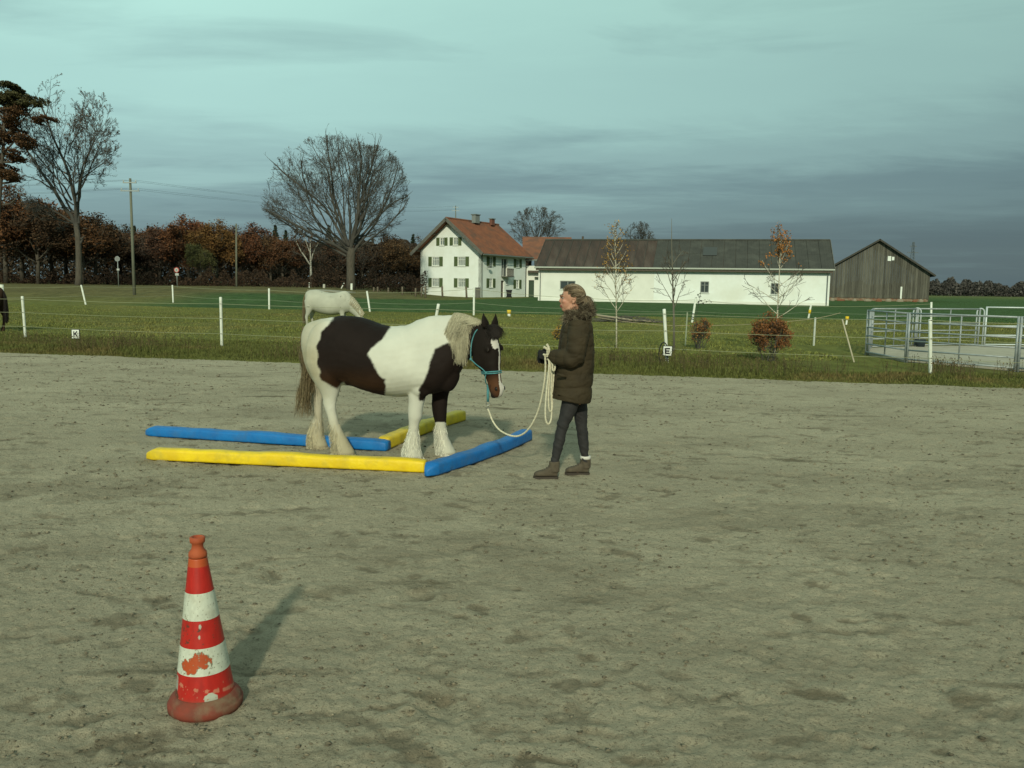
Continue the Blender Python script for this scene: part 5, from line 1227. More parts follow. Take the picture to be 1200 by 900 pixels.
def farmhouse():
    C = atY(563, 348, 115); C.z = 0; th = math.radians(30)
    G = Vector((-math.cos(th), math.sin(th), 0)); Sd = Vector((math.sin(th), math.cos(th), 0))       # along gable (left), along side (back right)
    NG = Vector((-math.sin(th), -math.cos(th), 0)); NS = Vector((math.cos(th), -math.sin(th), 0))
    Wd, Ld = 9.9, 12.3; EV, RG = 6.35, 10.3
    root = thing('farmhouse', 'two storey white farmhouse with red tiled roof and green shutters', 'house', C)
    GL = C+G*Wd        # left corner; gable wall measured from left corner towards C
    U = -G; s = Wd/69.0; zp = 6.35/56.3
    def gx(px): return (px-494)/69.0*Wd
    def gz(py): return (348-py-(1.0))*1.0*.1145
    gw = []
    for a, b, c, d in ((507.6, 516.2, 324.8, 335.2), (537.4, 546, 324.8, 335.2), (507.6, 516.2, 299.4, 310.2), (537.4, 546, 299.4, 310.2), (516.6, 521.8, 276.8, 285.8), (532, 537.6, 276.8, 285.8)):
        gw.append((gx(a), gx(b), gz(d), gz(c)))
    top = lambda x: EV+(RG-EV)*(1-abs(x-Wd/2)/(Wd/2))
    wall_open('gable_wall', GL, U, NG, Wd, top, gw, M_wall, root)
    for i, w in enumerate(gw): window(GL, U, NG, *w, root, shut=.55 if i < 4 else .52, mull=3 if i < 4 else 1)
    # side wall
    def sx(px):      # px along the side wall -> distance
        d = Vector(ray(px, 340)); t = (C.cross(d).z)/(d.cross(Sd).z) if abs(d.cross(Sd).z) > 1e-9 else 0
        return t
    sx0 = lambda px: abs(sx(px))
    def sz(py, x): Y = C.y+Sd.y*x; return CAMH + (333.5-py)*Y/1000*1.0
    sw = []
    for a, b, c, d in ((572.8, 577.2, 301, 311.4), (572.8, 577.2, 326, 336.2), (604.2, 608, 303.4, 312.6), (604.2, 608, 327, 336.8), (593, 595.6, 325.5, 332.6)):
        xa, xb = sx0(a), sx0(b); m_ = (xa+xb)/2; sw.append((xa, xb, sz(d, m_), sz(c, m_)))
    dr = (sx0(587), sx0(591), 0.05, 2.35); bd = (sx0(587.5), sx0(594.5), 3.0, 5.35); 
    wall_open('side_wall', C, Sd, NS, Ld, lambda x: EV-.10, sw+[dr, bd], M_wall, root)
    for i, w in enumerate(sw): window(C, Sd, NS, *w, root, shut=.62 if i < 4 else 0, mull=1)
    o = ob('door', C, Sd, NS, dr[0], dr[1], dr[2], dr[3], -.30, -.24, M_dwood, root); ob('handle', C, Sd, NS, dr[1]-.2, dr[1]-.12, 1.05, 1.15, -.238, -.18, M_gutter, o)
    o = ob('balcony_door', C, Sd, NS, bd[0], bd[1], bd[2], bd[3], -.33, -.27, M_glass, root); ob('frame', C, Sd, NS, (bd[0]+bd[1])/2-.05, (bd[0]+bd[1])/2+.05, bd[2], bd[3], -.268, -.2, M_frame, o)
    bal = ob('balcony', C, Sd, NS, bd[0]-.1, bd[1]+.1, bd[2]-.16, bd[2]-.02, .01, 1.0, M_gwood, root)
    for i in range(9):
        x = bd[0]-.05+(bd[1]-bd[0]+.1)*i/8; ob('baluster', C, Sd, NS, x-.035, x+.035, bd[2]-.018, bd[2]+.93, .90, .96, M_dwood, bal)
    ob('handrail', C, Sd, NS, bd[0]-.1, bd[1]+.1, bd[2]+.932, bd[2]+1.03, .88, 1.0, M_dwood, bal)
    # back and left walls
    ob('rear_side_wall', GL, Sd, -NS, 0, Ld, -.5, EV-.1, -.35, 0, M_wall, root); ob('rear_gable_wall', C+Sd*Ld, G, -NG, .36, Wd-.36, -.5, EV-.1, -.35, 0, M_wall, root)
    wall_open('rear_gable', C+Sd*Ld+G*0.36, G, -NG, Wd-.72, lambda x: EV-.08+(RG-EV)*.93*(1-abs(x-(Wd-.72)/2)/((Wd-.72)/2)), [], M_wall, root, z0=EV-.095)
    # roof: overhang .9 at the gable, .75 at the eaves
    og, oe = 1.05, 1.0; sl = (RG-EV)/(Wd/2); Rt = RG+.28
    ridge0 = C+G*(Wd/2)-Sd*og; ridge1 = C+G*(Wd/2)+Sd*(Ld+.4); ez = Rt-sl*(Wd/2+oe)
    e0 = C-G*oe-Sd*og; e1 = C-G*oe+Sd*(Ld+.4); l0 = C+G*(Wd+oe)-Sd*og; l1 = C+G*(Wd+oe)+Sd*(Ld+.4)
    slab('roof', [Vector((e0.x, e0.y, ez)), Vector((e1.x, e1.y, ez)), Vector((ridge1.x, ridge1.y, Rt)), Vector((ridge0.x, ridge0.y, Rt))], .16, M_tile, root)
    slab('roof', [Vector((l0.x, l0.y, ez)), Vector((ridge0.x, ridge0.y, Rt)), Vector((ridge1.x, ridge1.y, Rt)), Vector((l1.x, l1.y, ez))], .16, M_tile, root)
    # tile courses: ribs down the slope and ridge cap
    k = MB(); nn = 34
    for i in range(nn):
        t = (i+.5)/nn; a = e0*(1-t)+e1*t; b = ridge0*(1-t)+ridge1*t; k.tube([Vector((a.x, a.y, ez+.02)), Vector((b.x, b.y, Rt+.02))], .055, 5)
    o = k.build('tile_ribs', M_tile, root); o['kind'] = 'stuff'
    k = MB(); k.tube([Vector((ridge0.x, ridge0.y, Rt+.03)), Vector((ridge1.x, ridge1.y, Rt+.03))], .15, 8); k.build('ridge_tiles', M_tile, root)
    for a, b in ((e0, ridge0), (l0, ridge0)):
        k = MB(); d = (Vector((b.x, b.y, Rt))-Vector((a.x, a.y, ez))); L_ = d.length; d.normalize(); n = d.cross(-Sd); n = n if n.z > 0 else -n
        k.box((Vector((a.x, a.y, ez))+Vector((b.x, b.y, Rt)))/2-n*.10-Sd*.05, (L_, .08, .42), d, Sd, n); k.build('verge_board', M_gwood, root)
    k = MB(); d = (Vector((ridge0.x, ridge0.y, Rt))-Vector((l0.x, l0.y, ez)))
    for q in (.0, .28, .72, 1.0):      # purlin ends under the verge
        p = C+G*(Wd*q)-Sd*og*.85+Zu*(top(Wd*q)+(-.02)); pz = Rt-sl*abs(q-.5)*Wd-.34; p = Vector((p.x, p.y, pz)); m = MB(); m.box(p+Sd*og*.42, (.2, og*.8, .22), G, Sd, Zu); m.build('purlin', M_dwood, root)
    k = MB(); k.tube([Vector((e0.x, e0.y, ez-.12))-G*.08, Vector((e1.x, e1.y, ez-.12))-G*.08], .09, 6); g = k.build('gutter', M_gutter, root)
    k = MB(); k.tube([C+NS*.10+NG*-.25+Zu*.0, C+NS*.10+NG*-.25+Zu*(EV-.3)], .055, 6); k.build('downpipe', M_gutter, root)
    # chimneys
    for q, off, w, h, m, cap in ((.50, .18, 1.15, 1.10, mat('grey_chimney', (.20, .22, .21), rough=.8), True), (.86, .06, .8, .85, mat('brick_chimney', (.16, .07, .05), rough=.9), True)):
        p = C+G*(Wd/2-.55)+Sd*(Ld*q-.6); k = MB(); k.box(Vector((p.x, p.y, Rt-.25+h/2)), (w*.55, w, h), G, Sd, Zu); ch = k.build('chimney', m, root, bevel=.02)
        k = MB(); k.box(Vector((p.x, p.y, Rt-.25+h+.075)), (w*.55+.2, w+.2, .12), G, Sd, Zu); k.build('chimney_cap', M_gutter, ch)
    # things on and beside the wall
    k = MB(); p = C+Sd*1.4+NS*.10+Zu*4.0; k.tube([p, p+NS*.5+Zu*.2], .03, 6); k.box(p+NS*.5+Zu*.15, (.5, .25, .3), Sd, NS, Zu); k.build('wall_lamp', M_gutter, root)
    return root, C, G, Sd, NG, NS, Wd, Ld
house, HCn_, HG, HSd, HNG, HNS, HW, HL = farmhouse()
# annex between the house and the long barn
def annex():
    O = HCn_+HSd*HL; root = thing('annex', 'red roofed annex between the farmhouse and the long barn with a dark green door', 'building', O)
    U = Vector((1, 0, 0)); Nn = Vector((0, -1, 0)); A = atY(616.5, 348, O.y+.6); A = Vector((A.x, O.y+.6, 0)); B = atY(640, 348, O.y+.6)
    L_ = B.x-A.x; dx0, dx1 = .35, 1.15
    wall_open('wall', A, U, Nn, L_, lambda x: 4.6, [(dx0, dx1, .05, 2.5)], M_wall2, root)
    ob('door', A, U, Nn, dx0, dx1, .05, 2.5, -.3, -.22, mat('dark_green_door', (.035, .060, .035), rough=.6), root)
    ob('lean_to_beam', A, U, Nn, .2, L_, 3.6, 3.9, .02, .9, M_dwood, root); ob('lean_to_beam', A, U, Nn, 1.2, L_, 2.9, 3.0, .02, .7, M_gwood, root)
    e = 5.5; slab('roof', [A+Nn*.7+U*-.6+Zu*e, A+Nn*.7+U*(L_+4)+Zu*e, A-Nn*7+U*(L_+4)+Zu*9.2, A-Nn*7+U*-.6+Zu*9.2], .18, M_tile, root)
    k = MB(); k.tube([A+Nn*.8+U*-.6+Zu*(e-.1), A+Nn*.8+U*(L_+4)+Zu*(e-.1)], .09, 6); k.build('gutter', M_gutter, root)
annex()
def prop(name, label, cat, c, d, m, bev=.03, U=Vector((1, 0, 0)), V=Vector((0, 1, 0))):
    k = MB(); k.box(c, d, U, V, Zu); o = k.build(name, m, None, bevel=bev); tag(o, label, cat); return recentre(o)
c = atY(559.8, 348, 111.5); prop('meter_cabinet', 'narrow grey brown cabinet standing before the corner of the farmhouse', 'cabinet', Vector((c.x, 111.5, .68)), (.66, .4, 1.4), M_gwood)
c = atY(596.5, 347.5, 116.5); root = thing('dustbin', 'dark wheeled bin beside the farmhouse door', 'bin', Vector((c.x, 116.5, 0)))
k = MB(); k.rings([[Vector((c.x+a*w, 116.5+b*w, z)) for a, b in ((-1, -1), (1, -1), (1, 1), (-1, 1))] for z, w in ((.1, .30), (.95, .38), (.97, .42), (1.03, .42))]); k.build('bin_body', M_blk, root); k = MB(); k.box(Vector((c.x, 116.5, 1.07)), (.86, .88, .07)); k.build('lid', M_blk, root)
for sg in (-1, 1):
    k = MB(); k.tube([Vector((c.x+sg*.30, 116.8, .12)), Vector((c.x+sg*.38, 116.8, .12))], .12, 10); k.build('wheel', M_blk, root)
# ---------------------------------------------------------------- long white barn
M_rust = mat('rusty_brown_roof_sheet', (.066, .044, .034), (.044, .034, .028), 1.3, .75, bump=.3, bscale=6, stretch=(1, .25, .25), c3=(.088, .068, .054), s3=.8)
M_fcem = mat('grey_fibre_cement_sheet', (.060, .062, .053), (.047, .049, .043), 1.0, .9, bump=.3, bscale=6, c3=(.075, .078, .066), s3=.7)
def long_barn():
    A = atY(630.5, 351.5, 97); A.z = 0; B = atY(971, 358.5, 89.5); B.z = 0; L_ = (B-A).length; U = (B-A).normalized(); Nn = Vector((U.y, -U.x, 0)); dp = 9.5
    root = thing('long_barn', 'long low white barn with brown and grey roof right of the farmhouse', 'barn', (A+B)/2)
    def bx(px):
        d = Vector(ray(px, 345)); return abs((A.cross(d).z)/(d.cross(U).z))
    def bz(py, px): x = bx(px); Y = (A+U*x).y; hor = 334.5+(px-600)*.0142; return CAMH+(hor-py)*Y/1000*1.0
    wins = [(bx(656), bx(674), bz(338.9, 665), bz(329.2, 665)), (bx(820.3), bx(830.4), bz(343, 825), bz(330, 825)), (bx(902.8), bx(912.5), bz(345, 908), bz(332, 908))]
    Hw = 3.95; seam = bx(766)
    wall_open('cream_wall', A, U, Nn, seam, lambda x: Hw, [wins[0]], M_wall2, root, z0=-.4)
    rest = [(a-seam, b-seam, c, d) for a, b, c, d in wins[1:]]; O2 = A+U*seam
    wall_open('white_wall', O2, U, Nn, L_-seam, lambda x: Hw, rest, M_wall, root, z0=-.4)
    gfr = mat('grey_window_frame', (.22, .24, .22), rough=.7)
    window(A, U, Nn, *wins[0], root, mull=1, cross=False, glass=M_glass, fr=gfr)
    for w in rest: window(O2, U, Nn, *w, root, mull=1, glass=M_glass, fr=gfr)
    ob('plinth', A, U, Nn, 0, L_, -.4, .35, .005, .05, M_wall2, root)
    rd = 4.9; RH = 6.80; oe = .55; sl = (RH-Hw)/rd
    # gable ends
    for P0, s in ((A, -1), (B, 1)):
        k = MB(); Q_ = [P0-Nn*.36, P0-Nn*dp]; mid = P0-Nn*rd
        k.add([Q_[0]-Zu*.4, Q_[1]-Zu*.4, Q_[1]+Zu*(Hw-.05), mid+Zu*(RH-.10), Q_[0]+Zu*(Hw+.1)]+[q-U*(s*.3) for q in (Q_[0]-Zu*.4, Q_[1]-Zu*.4, Q_[1]+Zu*(Hw-.05), mid+Zu*(RH-.10), Q_[0]+Zu*(Hw+.1))],
              [(0, 1, 2, 3, 4), (9, 8, 7, 6, 5)]+[(i, i+5, (i+1) % 5+5, (i+1) % 5) for i in range(5)]); k.build('gable_wall', M_wall, root)
    ob('rear_wall', A-Nn*dp, U, Nn, .31, L_-.31, -.4, Hw-.1, 0, .3, M_wall, root)
    # roof sheets, one object per visible sheet
    ez = Hw-sl*oe+.22
    def P_(x, q): return A+U*x+Nn*(oe-q*(rd+oe))+Zu*(ez+(RH+.22-ez)*q)
    n1 = 12; xs = [-.3+(seam+.15)*i/n1 for i in range(n1)]+[seam-.15]; n2 = 15; xs2 = [seam-.15+(L_+.45-seam+.0)*i/n2 for i in range(n2+1)]
    r_ = random.Random(3)
    nrm = (P_(1, 0)-P_(0, 0)).cross(P_(0, 1)-P_(0, 0)).normalized(); nrm = nrm if nrm.z > 0 else -nrm
    for X_, m, rows in ((xs, M_rust, 1), (xs2, M_fcem, 2)):
        for a, b in zip(X_[:-1], X_[1:]):
            for rr in range(rows):
                q0, q1 = rr/rows, (rr+1)/rows; lift = .012*rr+r_.uniform(0, .018); k = MB(); nc = 6 if rows == 1 else 8
                R = []
                for i in range(nc+1):
                    x = a+.015+(b-a-.03)*i/nc; hgt = (.035 if i % 2 else 0)+lift
                    R.append([P_(x, q0-.004*rr)+nrm*hgt, P_(x, q1)+nrm*hgt, P_(x, q1)+nrm*(hgt-.05), P_(x, q0-.004*rr)+nrm*(hgt-.05)])
                k.rings(R); k.build('roof_sheet', m, root)
            if rows == 1:
                k = MB(); k.box((P_(a, 0)+P_(a, 1))/2+nrm*.05, ((P_(a, 1)-P_(a, 0)).length, .06, .05), (P_(a, 1)-P_(a, 0)).normalized(), U, nrm); k.build('sheet_joint', M_fcem, root)
    slab('rear_roof', [A+U*-.3-Nn*rd+Zu*(RH+.2), A+U*(L_+.3)-Nn*rd+Zu*(RH+.2), A+U*(L_+.3)-Nn*(dp+.5)+Zu*(ez), A+U*-.3-Nn*(dp+.5)+Zu*ez], .12, M_fcem, root)
    slab('roof_deck', [P_(-.25, .01)-nrm*.07, P_(L_+.25, .01)-nrm*.07, P_(L_+.25, .995)-nrm*.07, P_(-.25, .995)-nrm*.07], .10, M_dwood, root)
    k = MB(); k.tube([P_(-.3, 1)+Zu*.05, P_(L_+.3, 1)+Zu*.05], .13, 8); k.build('ridge_cap', M_fcem, root)
    k = MB(); a = bx(829)-.7; k.hexa([P_(a, .42)+nrm*.06, P_(a+1.5, .42)+nrm*.06, P_(a+1.5, .72)+nrm*.06, P_(a, .72)+nrm*.06, P_(a, .42)+nrm*.12, P_(a+1.5, .42)+nrm*.12, P_(a+1.5, .72)+nrm*.12, P_(a, .72)+nrm*.12]); k.build('roof_light', mat('roof_light_glass', (.05, .055, .052), rough=.3), root)
    k = MB(); g0, g1 = P_(-.35, 0)+Nn*.08-Zu*.10, P_(L_+.35, 0)+Nn*.08-Zu*.10; k.tube([g0, g1], .10, 6); k.build('gutter', mat('pale_gutter', (.40, .42, .36), rough=.6), root)
    k = MB(); k.box((P_(-.2, 0)+P_(L_+.2, 0))/2-Zu*.30-Nn*.02, (L_+.4, .05, .22), U, Nn, Zu); k.build('fascia', M_dwood, root)
    for x in (.25, L_-.25):
        k = MB(); k.tube([P_(x, 0)+Nn*.05-Zu*.2, A+U*x+Nn*.12+Zu*(Hw-.7), A+U*x+Nn*.12+Zu*.1], .055, 6); k.build('downpipe', M_gutter, root)
    k = MB(); k.box((P_(L_+.34, 0)+P_(L_+.34, 1))/2-nrm*.02, ((P_(0, 1)-P_(0, 0)).length, .06, .28), (P_(0, 1)-P_(0, 0)).normalized(), U, nrm); k.build('verge_board', M_gwood, root)
    k = MB(); vx = A+U*bx(673)-Nn*rd+Zu*(RH+.2); k.tube([vx, vx+Zu*.5], .12, 8); k.build('vent_pipe', M_dwood, root)
long_barn()
# ---------------------------------------------------------------- timber barn
def timber_barn():
    Y = 138; ap0 = atY(1031, 282, Y); aa = math.radians(19); U = Vector((math.cos(aa), -math.sin(aa), 0)); D = Vector((math.sin(aa), math.cos(aa), 0)); O = Vector((ap0.x, Y, 0))
    def pl(px, py):
        d = Vector(ray(px, py)); o = Vector((0, 0, CAMH)); t = (O-o).dot(D)/d.dot(D); p = o+d*t; return (p-O).dot(U), p.z
    xl, _ = pl(960, 340); xr, _ = pl(1088.5, 340); az = ap0.z; exl, ezl = pl(974, 313.5); exr, ezr = pl(1088.5, 319.5)
    M_b = mat('weathered_grey_boards', (.125, .120, .095), (.075, .071, .057), 3, .92, bump=.4, bscale=6, stretch=(3, 1, .18), objrnd=.32, coords='World')
    root = thing('timber_barn', 'big weathered timber barn with a wide gable at the right of the farm', 'barn', O)
    top = lambda x: az+(ezl-az)*x/exl if x < 0 else az+(ezr-az)*x/exr
    W3 = lambda x, y, z: O+U*x+D*y+Zu*z
    def hx(k, x0, x1, y0, y1, z0, za, zb): k.hexa([W3(x0, y0, z0), W3(x1, y0, z0), W3(x1, y1, z0), W3(x0, y1, z0), W3(x0, y0, za), W3(x1, y0, zb), W3(x1, y1, zb), W3(x0, y1, za)])
    x = xl; rr = random.Random(5)
    while x < xr-.1:
        b = min(x+.30+rr.random()*.08, xr); k = MB(); hx(k, x+.012, b-.012, -rr.random()*.03, .06, .55-rr.random()*.12, top(x), top(b)); k.build('board', M_b, root); x = b
    k = MB(); hx(k, xl, xr, .08, .5, -.4, .6, .6); k.build('brick_footing', mat('old_brick_footing', (.20, .095, .055), (.24, .20, .14), 2.5, .95, bump=.6), root)
    for xx in (xl, xr):
        k = MB(); hx(k, xx-.06, xx+.06, .07, 20, 0, top(xx)-.1, top(xx)-.1); k.build('side_wall', M_b, root)
    M_r = mat('dark_barn_roof', (.050, .048, .040), (.07, .065, .055), 2, .9); up = .28
    for q in (xr+.85, xl-.8):
        a, b, c, d = W3(q, -.7, top(q)+up), W3(q, 20.5, top(q)+up), W3(0, 20.5, az+up), W3(0, -.7, az+up); slab('roof', [a, b, c, d] if q > 0 else [a, d, c, b], .26, M_r, root)
    for (px, py, w, h) in ((1042.3, 303, .50, .75), (1046.6, 303, .35, .55), (1056, 343, .25, 1.9)):
        x_, z_ = pl(px, py); k = MB(); hx(k, x_-w/2, x_+w/2, -.08, -.04, z_-h/2, z_+h/2, z_+h/2); k.build('white_patch', M_wall, root)
timber_barn()
r_ = random.Random(9)
for i in range(9):
    x = atY(975+i*13.5, 350, 131).x+r_.uniform(-.4, .4); k = MB(); k.ball(Vector((x, 131+r_.uniform(-1, 1), .15)), (r_.uniform(.3, .7), .3, r_.uniform(.22, .40)), 8, 5)
    me_c = [(.26, .22, .16), (.20, .09, .05)][i % 3 == 1]
    o = k.build('rubble_stone', mat('rubble', me_c, rough=.95), None); tag(o, ['leftmost lump of rubble at the foot of the timber barn', 'second lump of rubble from the left at the foot of the timber barn', 'third lump of rubble from the left at the timber barn', 'fourth lump of rubble, left of the barn middle', 'middle lump of rubble at the foot of the timber barn', 'lump of rubble just right of the barn middle', 'third lump of rubble from the right at the timber barn', 'lump of rubble below the white strip on the barn', 'rightmost lump of rubble at the timber barn'][i], 'stone', 'rubble along the foot of the timber barn'); recentre(o)
# distant lattice mast
k = MB(); p = atY(1067.5, 330, 420); t = atY(1067.5, 283.5, 420); b = Vector((p.x, 420, 0)); Hm = t.z
root = thing('lattice_mast', 'faint distant lattice power mast above the right slope of the timber barn roof', 'mast', b)
for sx_, sy_ in ((-1, -1), (1, -1), (1, 1), (-1, 1)): k.tube([b+Vector((sx_*1.6, sy_*1.6, 0)), b+Vector((sx_*.3, sy_*.3, Hm))], .12, 4)
for i in range(9):
    a, c = i/9, (i+1)/9; wa, wc = 1.6-1.3*a, 1.6-1.3*c
    k.tube([b+Vector((-wa, -wa, Hm*a)), b+Vector((wc, -wc, Hm*c))], .08, 3); k.tube([b+Vector((wa, -wa, Hm*a)), b+Vector((-wc, -wc, Hm*c))], .08, 3)
Mm = mat('mast_steel', (.12, .14, .15), rough=.7); k.build('lattice', Mm, root)
for z, w in ((.80, 2.6), (.64, 3.4), (.92, 1.6)):
    k = MB(); k.box(b+Vector((0, 0, Hm*z)), (w*2, .3, .35)); k.build('crossarm', Mm, root)
# ================================================================ TREES
M_bark = mat('grey_brown_bark', (.105, .092, .070), (.065, .056, .044), 4, .95, bump=.6, bscale=10, stretch=(3, 3, .5))
M_twig = mat('dark_twigs', (.058, .055, .048), (.082, .077, .066), 2, .95)
def tree_mesh(seed, trunk, limbs, env, nch, ratio, ang, twig_r=.014, trop=.10, minlen=.35, sides=(9, 7, 5, 4, 3, 3), rfac=.55, jit=.10, spread_lo=.25, fit=False):
    """trunk: list of (point, radius); limbs: list of (start, direction, length, radius). returns (trunk MB, crown MB)"""
    R = random.Random(seed); tb, cb = MB(), MB()
    if trunk: tb.tube([p for p, r in trunk], [r for p, r in trunk], 12)
    tips = []
    def grow(p, d, L_, r, lvl):
        n = (12 if fit else 6) if lvl == 0 else 5 if lvl == 1 else 4 if lvl == 2 else 3
        pts = [p]; rr = [r]; q = p.copy(); dd = d.copy(); rend = max(twig_r*.7, r*(.10 if fit and lvl < 2 else .30 if lvl < 2 else .4)); out = False
        for i in range(n):
            dd = (dd + Vector((R.gauss(0, jit), R.gauss(0, jit), R.gauss(0, jit)+trop*(.5 if lvl < 3 else 1)))).normalized(); q = q + dd*(L_/n)
            pts.append(q.copy()); rr.append(r+(rend-r)*(i+1)/n)
            if not env(q):
                out = True
                if fit: rr[-1] = twig_r*.7
                break
        if len(pts) > 1: (tb if lvl == 0 and not fit else cb).tube(pts, rr, sides[min(lvl, 5)], lvl < 2)
        tips.append(pts[-1])
        if lvl >= len(nch): return
        m = nch[lvl]; m = max(1, int(m*(len(pts)-1)/n+.5)) if out else m
        for j in range(m):
            t = (spread_lo if lvl else .22)+(1-(spread_lo if lvl else .22))*(j+R.random())/m; t = min(t, .99); f = t*(len(pts)-1); i = int(f); a, b = pts[i], pts[min(i+1, len(pts)-1)]; pp = a.lerp(b, f-i); base = (b-a).normalized() if (b-a).length > 1e-6 else dd
            az = R.random()*6.283; s = base.orthogonal().normalized(); s = (Matrix.Rotation(az, 3, base) @ s); an = math.radians(ang[lvl]*R.uniform(.65, 1.3)); nd = (base*math.cos(an)+s*math.sin(an)).normalized()
            LL = L_*ratio[lvl]*(1.15-.55*t)*R.uniform(.7, 1.2)
            if fit and lvl < 2: LL = min(LL, reach(pp, nd, LL)*1.02)
            if LL < minlen*.5: continue
            rb = rr[i]+(rr[min(i+1, len(rr)-1)]-rr[i])*(f-i); grow(pp, nd, LL, max(twig_r, rb*rfac), lvl+1)
    def reach(p, d, L_):
        t = 0; q = p.copy()
        if not env(q): return L_
        while t < L_:
            t += L_*.04
            if not env(p+d*t+Vector((0, 0, trop*.25*t))): break
        return t
    for p, d, L_, r in limbs:
        if fit: L_ = reach(Vector(p), Vector(d).normalized(), L_)*.96
        grow(Vector(p), Vector(d).normalized(), L_, r, 0)
    return tb, cb, tips
def leaf_quads(cent, size, seed, flat=.0):
    r = np.random.default_rng(seed); c = np.asarray(cent, float); n = len(c); a = r.normal(size=(n, 3)); a /= np.linalg.norm(a, axis=1, keepdims=True); b = np.cross(a, r.normal(size=(n, 3))); b /= np.linalg.norm(b, axis=1, keepdims=True)
    s = (size*(.55+.9*r.random(n)))[:, None]; a = a*s; b = b*s*.65
    Pq = np.stack([c-a, c-a*.1-b, c+a, c+a*.1+b], 1); return Pq.reshape(-1, 3), np.arange(n*4).reshape(n, 4)
# --- tall bare tree, left
def tall_tree():
    Y = 90; s = Y/1000; b = base_at(92, 335, Y); root = thing('bare_tree', 'tall bare tree with twin ascending stems left of the utility pole', 'tree', b)
    A = lambda px, py, dy=0: atY(px, py, Y+dy)
    tr = [(b-Vector((0, 0, .3)), .42), (A(92.5, 325), .33), (A(92.3, 300), .29), (A(91.5, 280), .28), (A(89.5, 266), .24)]
    env = lambda p: True
    def env(p):
        q = proj([tuple(p)])[0]; x, y = q
        return ((x-80)/62)**2+((y-178)/92)**2 < 1 or ((x-118)/34)**2+((y-222)/36)**2 < 1 or ((x-52)/45)**2+((y-235)/40)**2 < 1
    L = [(A(89.5, 266), (-.28, .05, 1), 10.5, .30), (A(91, 272), (-.04, -.15, 1), 12.5, .27), (A(92, 262), (.05, .25, 1), 9, .20), (A(94, 285), (.62, .0, .8), 5.6, .20), (A(95, 280), (.85, -.25, .55), 5.2, .16), (A(90, 278), (-.8, .2, .50), 5.5, .15), (A(88, 262), (-.9, -.3, .55), 5.5, .15),
         (A(87, 250), (-.65, .1, .85), 6.5, .16), (A(91, 240), (.45, -.2, 1), 7, .15), (A(88, 230), (.55, .3, .9), 7, .14), (A(84, 235), (-.5, -.3, 1), 7, .14), (A(88, 245), (.2, .6, .9), 7, .13), (A(89, 245), (.1, -.7, .9), 6, .13)]
    L = [(p, d, l_*1.45, r_*.72) for p, d, l_, r_ in L]+[(A(88, 262), (-.75, .5, .25), 6.5, .09), (A(86, 240), (-.9, .2, .35), 6, .08), (A(88, 215), (.7, .2, .6), 5, .07), (A(84, 200), (-.5, .2, .9), 5.5, .07), (A(80, 180), (.3, -.2, 1), 5, .06), (A(98, 268), (.9, .3, .15), 5, .07)]
    tb, cb, tips = tree_mesh(5, tr, L, env, (8, 6, 5, 4), (.42, .5, .52, .6), (36, 40, 40, 38), .013, .07, .3, fit=True)
    tb.build('trunk', M_bark, root, True); cb.build('crown', M_twig, root)
    r = np.random.default_rng(2); c = [tuple(t) for t in tips if r.random() < .22]; v, f = leaf_quads(c, .07, 4); place('dry_leaves', npmesh('l', v, f), mat('dry_leaf', (.12, .065, .030), island=.4), root)
tall_tree()
# --- broad bare tree
def broad_tree():
    Y = 100; b = base_at(411.5, 335, Y); root = thing('bare_tree', 'broad rounded bare tree with many fanning limbs left of the farmhouse', 'tree', b); A = lambda px, py, dy=0: atY(px, py, Y+dy)
    tr = [(b-Vector((0, 0, .4)), .62), (A(411, 325), .48), (A(410.8, 312), .46), (A(411, 300), .50), (A(412, 290), .36)]
    def env(p):
        q = proj([tuple(p)])[0]; x, y = q; dy = (p.y-Y)/7.5
        e = ((x-387)/80)**2+((y-228)/70)**2 if y < 228 else ((x-387)/82)**2+((y-228)/66)**2
        e2 = ((x-436)/42)**2+((y-228)/58)**2
        return (e < 1-dy*dy*.6 or e2 < 1) and y < 312
    L = []
    for i, (dx, dz, ln, r) in enumerate([(-.95, .42, 10.5, .20), (-.78, .62, 12, .26), (-.58, .80, 13, .28), (-.36, .95, 14, .30), (-.20, 1, 14.5, .30), (-.04, 1, 14.5, .32), (.10, 1, 14, .28), (.26, .97, 13, .26), (.42, .88, 11.5, .24), (.62, .72, 9, .2), (.82, .5, 7.5, .16), (-.5, .5, 10, .18), (.15, .9, 12, .2), (-.3, .7, 11, .2)]):
        dy = [.1, -.3, .35, -.15, .25, -.35, .3, -.1, .35, -.3, .1, -.75, .7, .8][i]
        L.append((A(410.5+dx*5, 300-(i % 4)*4), (dx, dy, dz), ln, r))
    L = [(p, d, 19, r_*.66) for p, d, l_, r_ in L]; rq = random.Random(4)
    L += [(A(410.5+rq.uniform(-2, 2), 296-rq.random()*12), (math.sin(q), rq.choice((-1, 1))*rq.uniform(.25, .8), math.cos(q)+.05), 19, .11) for q in np.linspace(-1.35, 1.2, 14)]
    tb, cb, tips = tree_mesh(11, tr, L, env, (9, 6, 5, 2), (.36, .5, .54, .62), (27, 34, 40, 40), .013, .075, .3, rfac=.5, jit=.13, fit=True)
    tb.build('trunk', M_bark, root, True); cb.build('crown', M_twig, root)
    r = np.random.default_rng(2); c = [tuple(t) for t in tips if r.random() < .05]; v, f = leaf_quads(c, .06, 4); place('dry_leaves', npmesh('l', v, f), mat('dry_leaf_few', (.09, .055, .030), island=.4), root)
broad_tree()
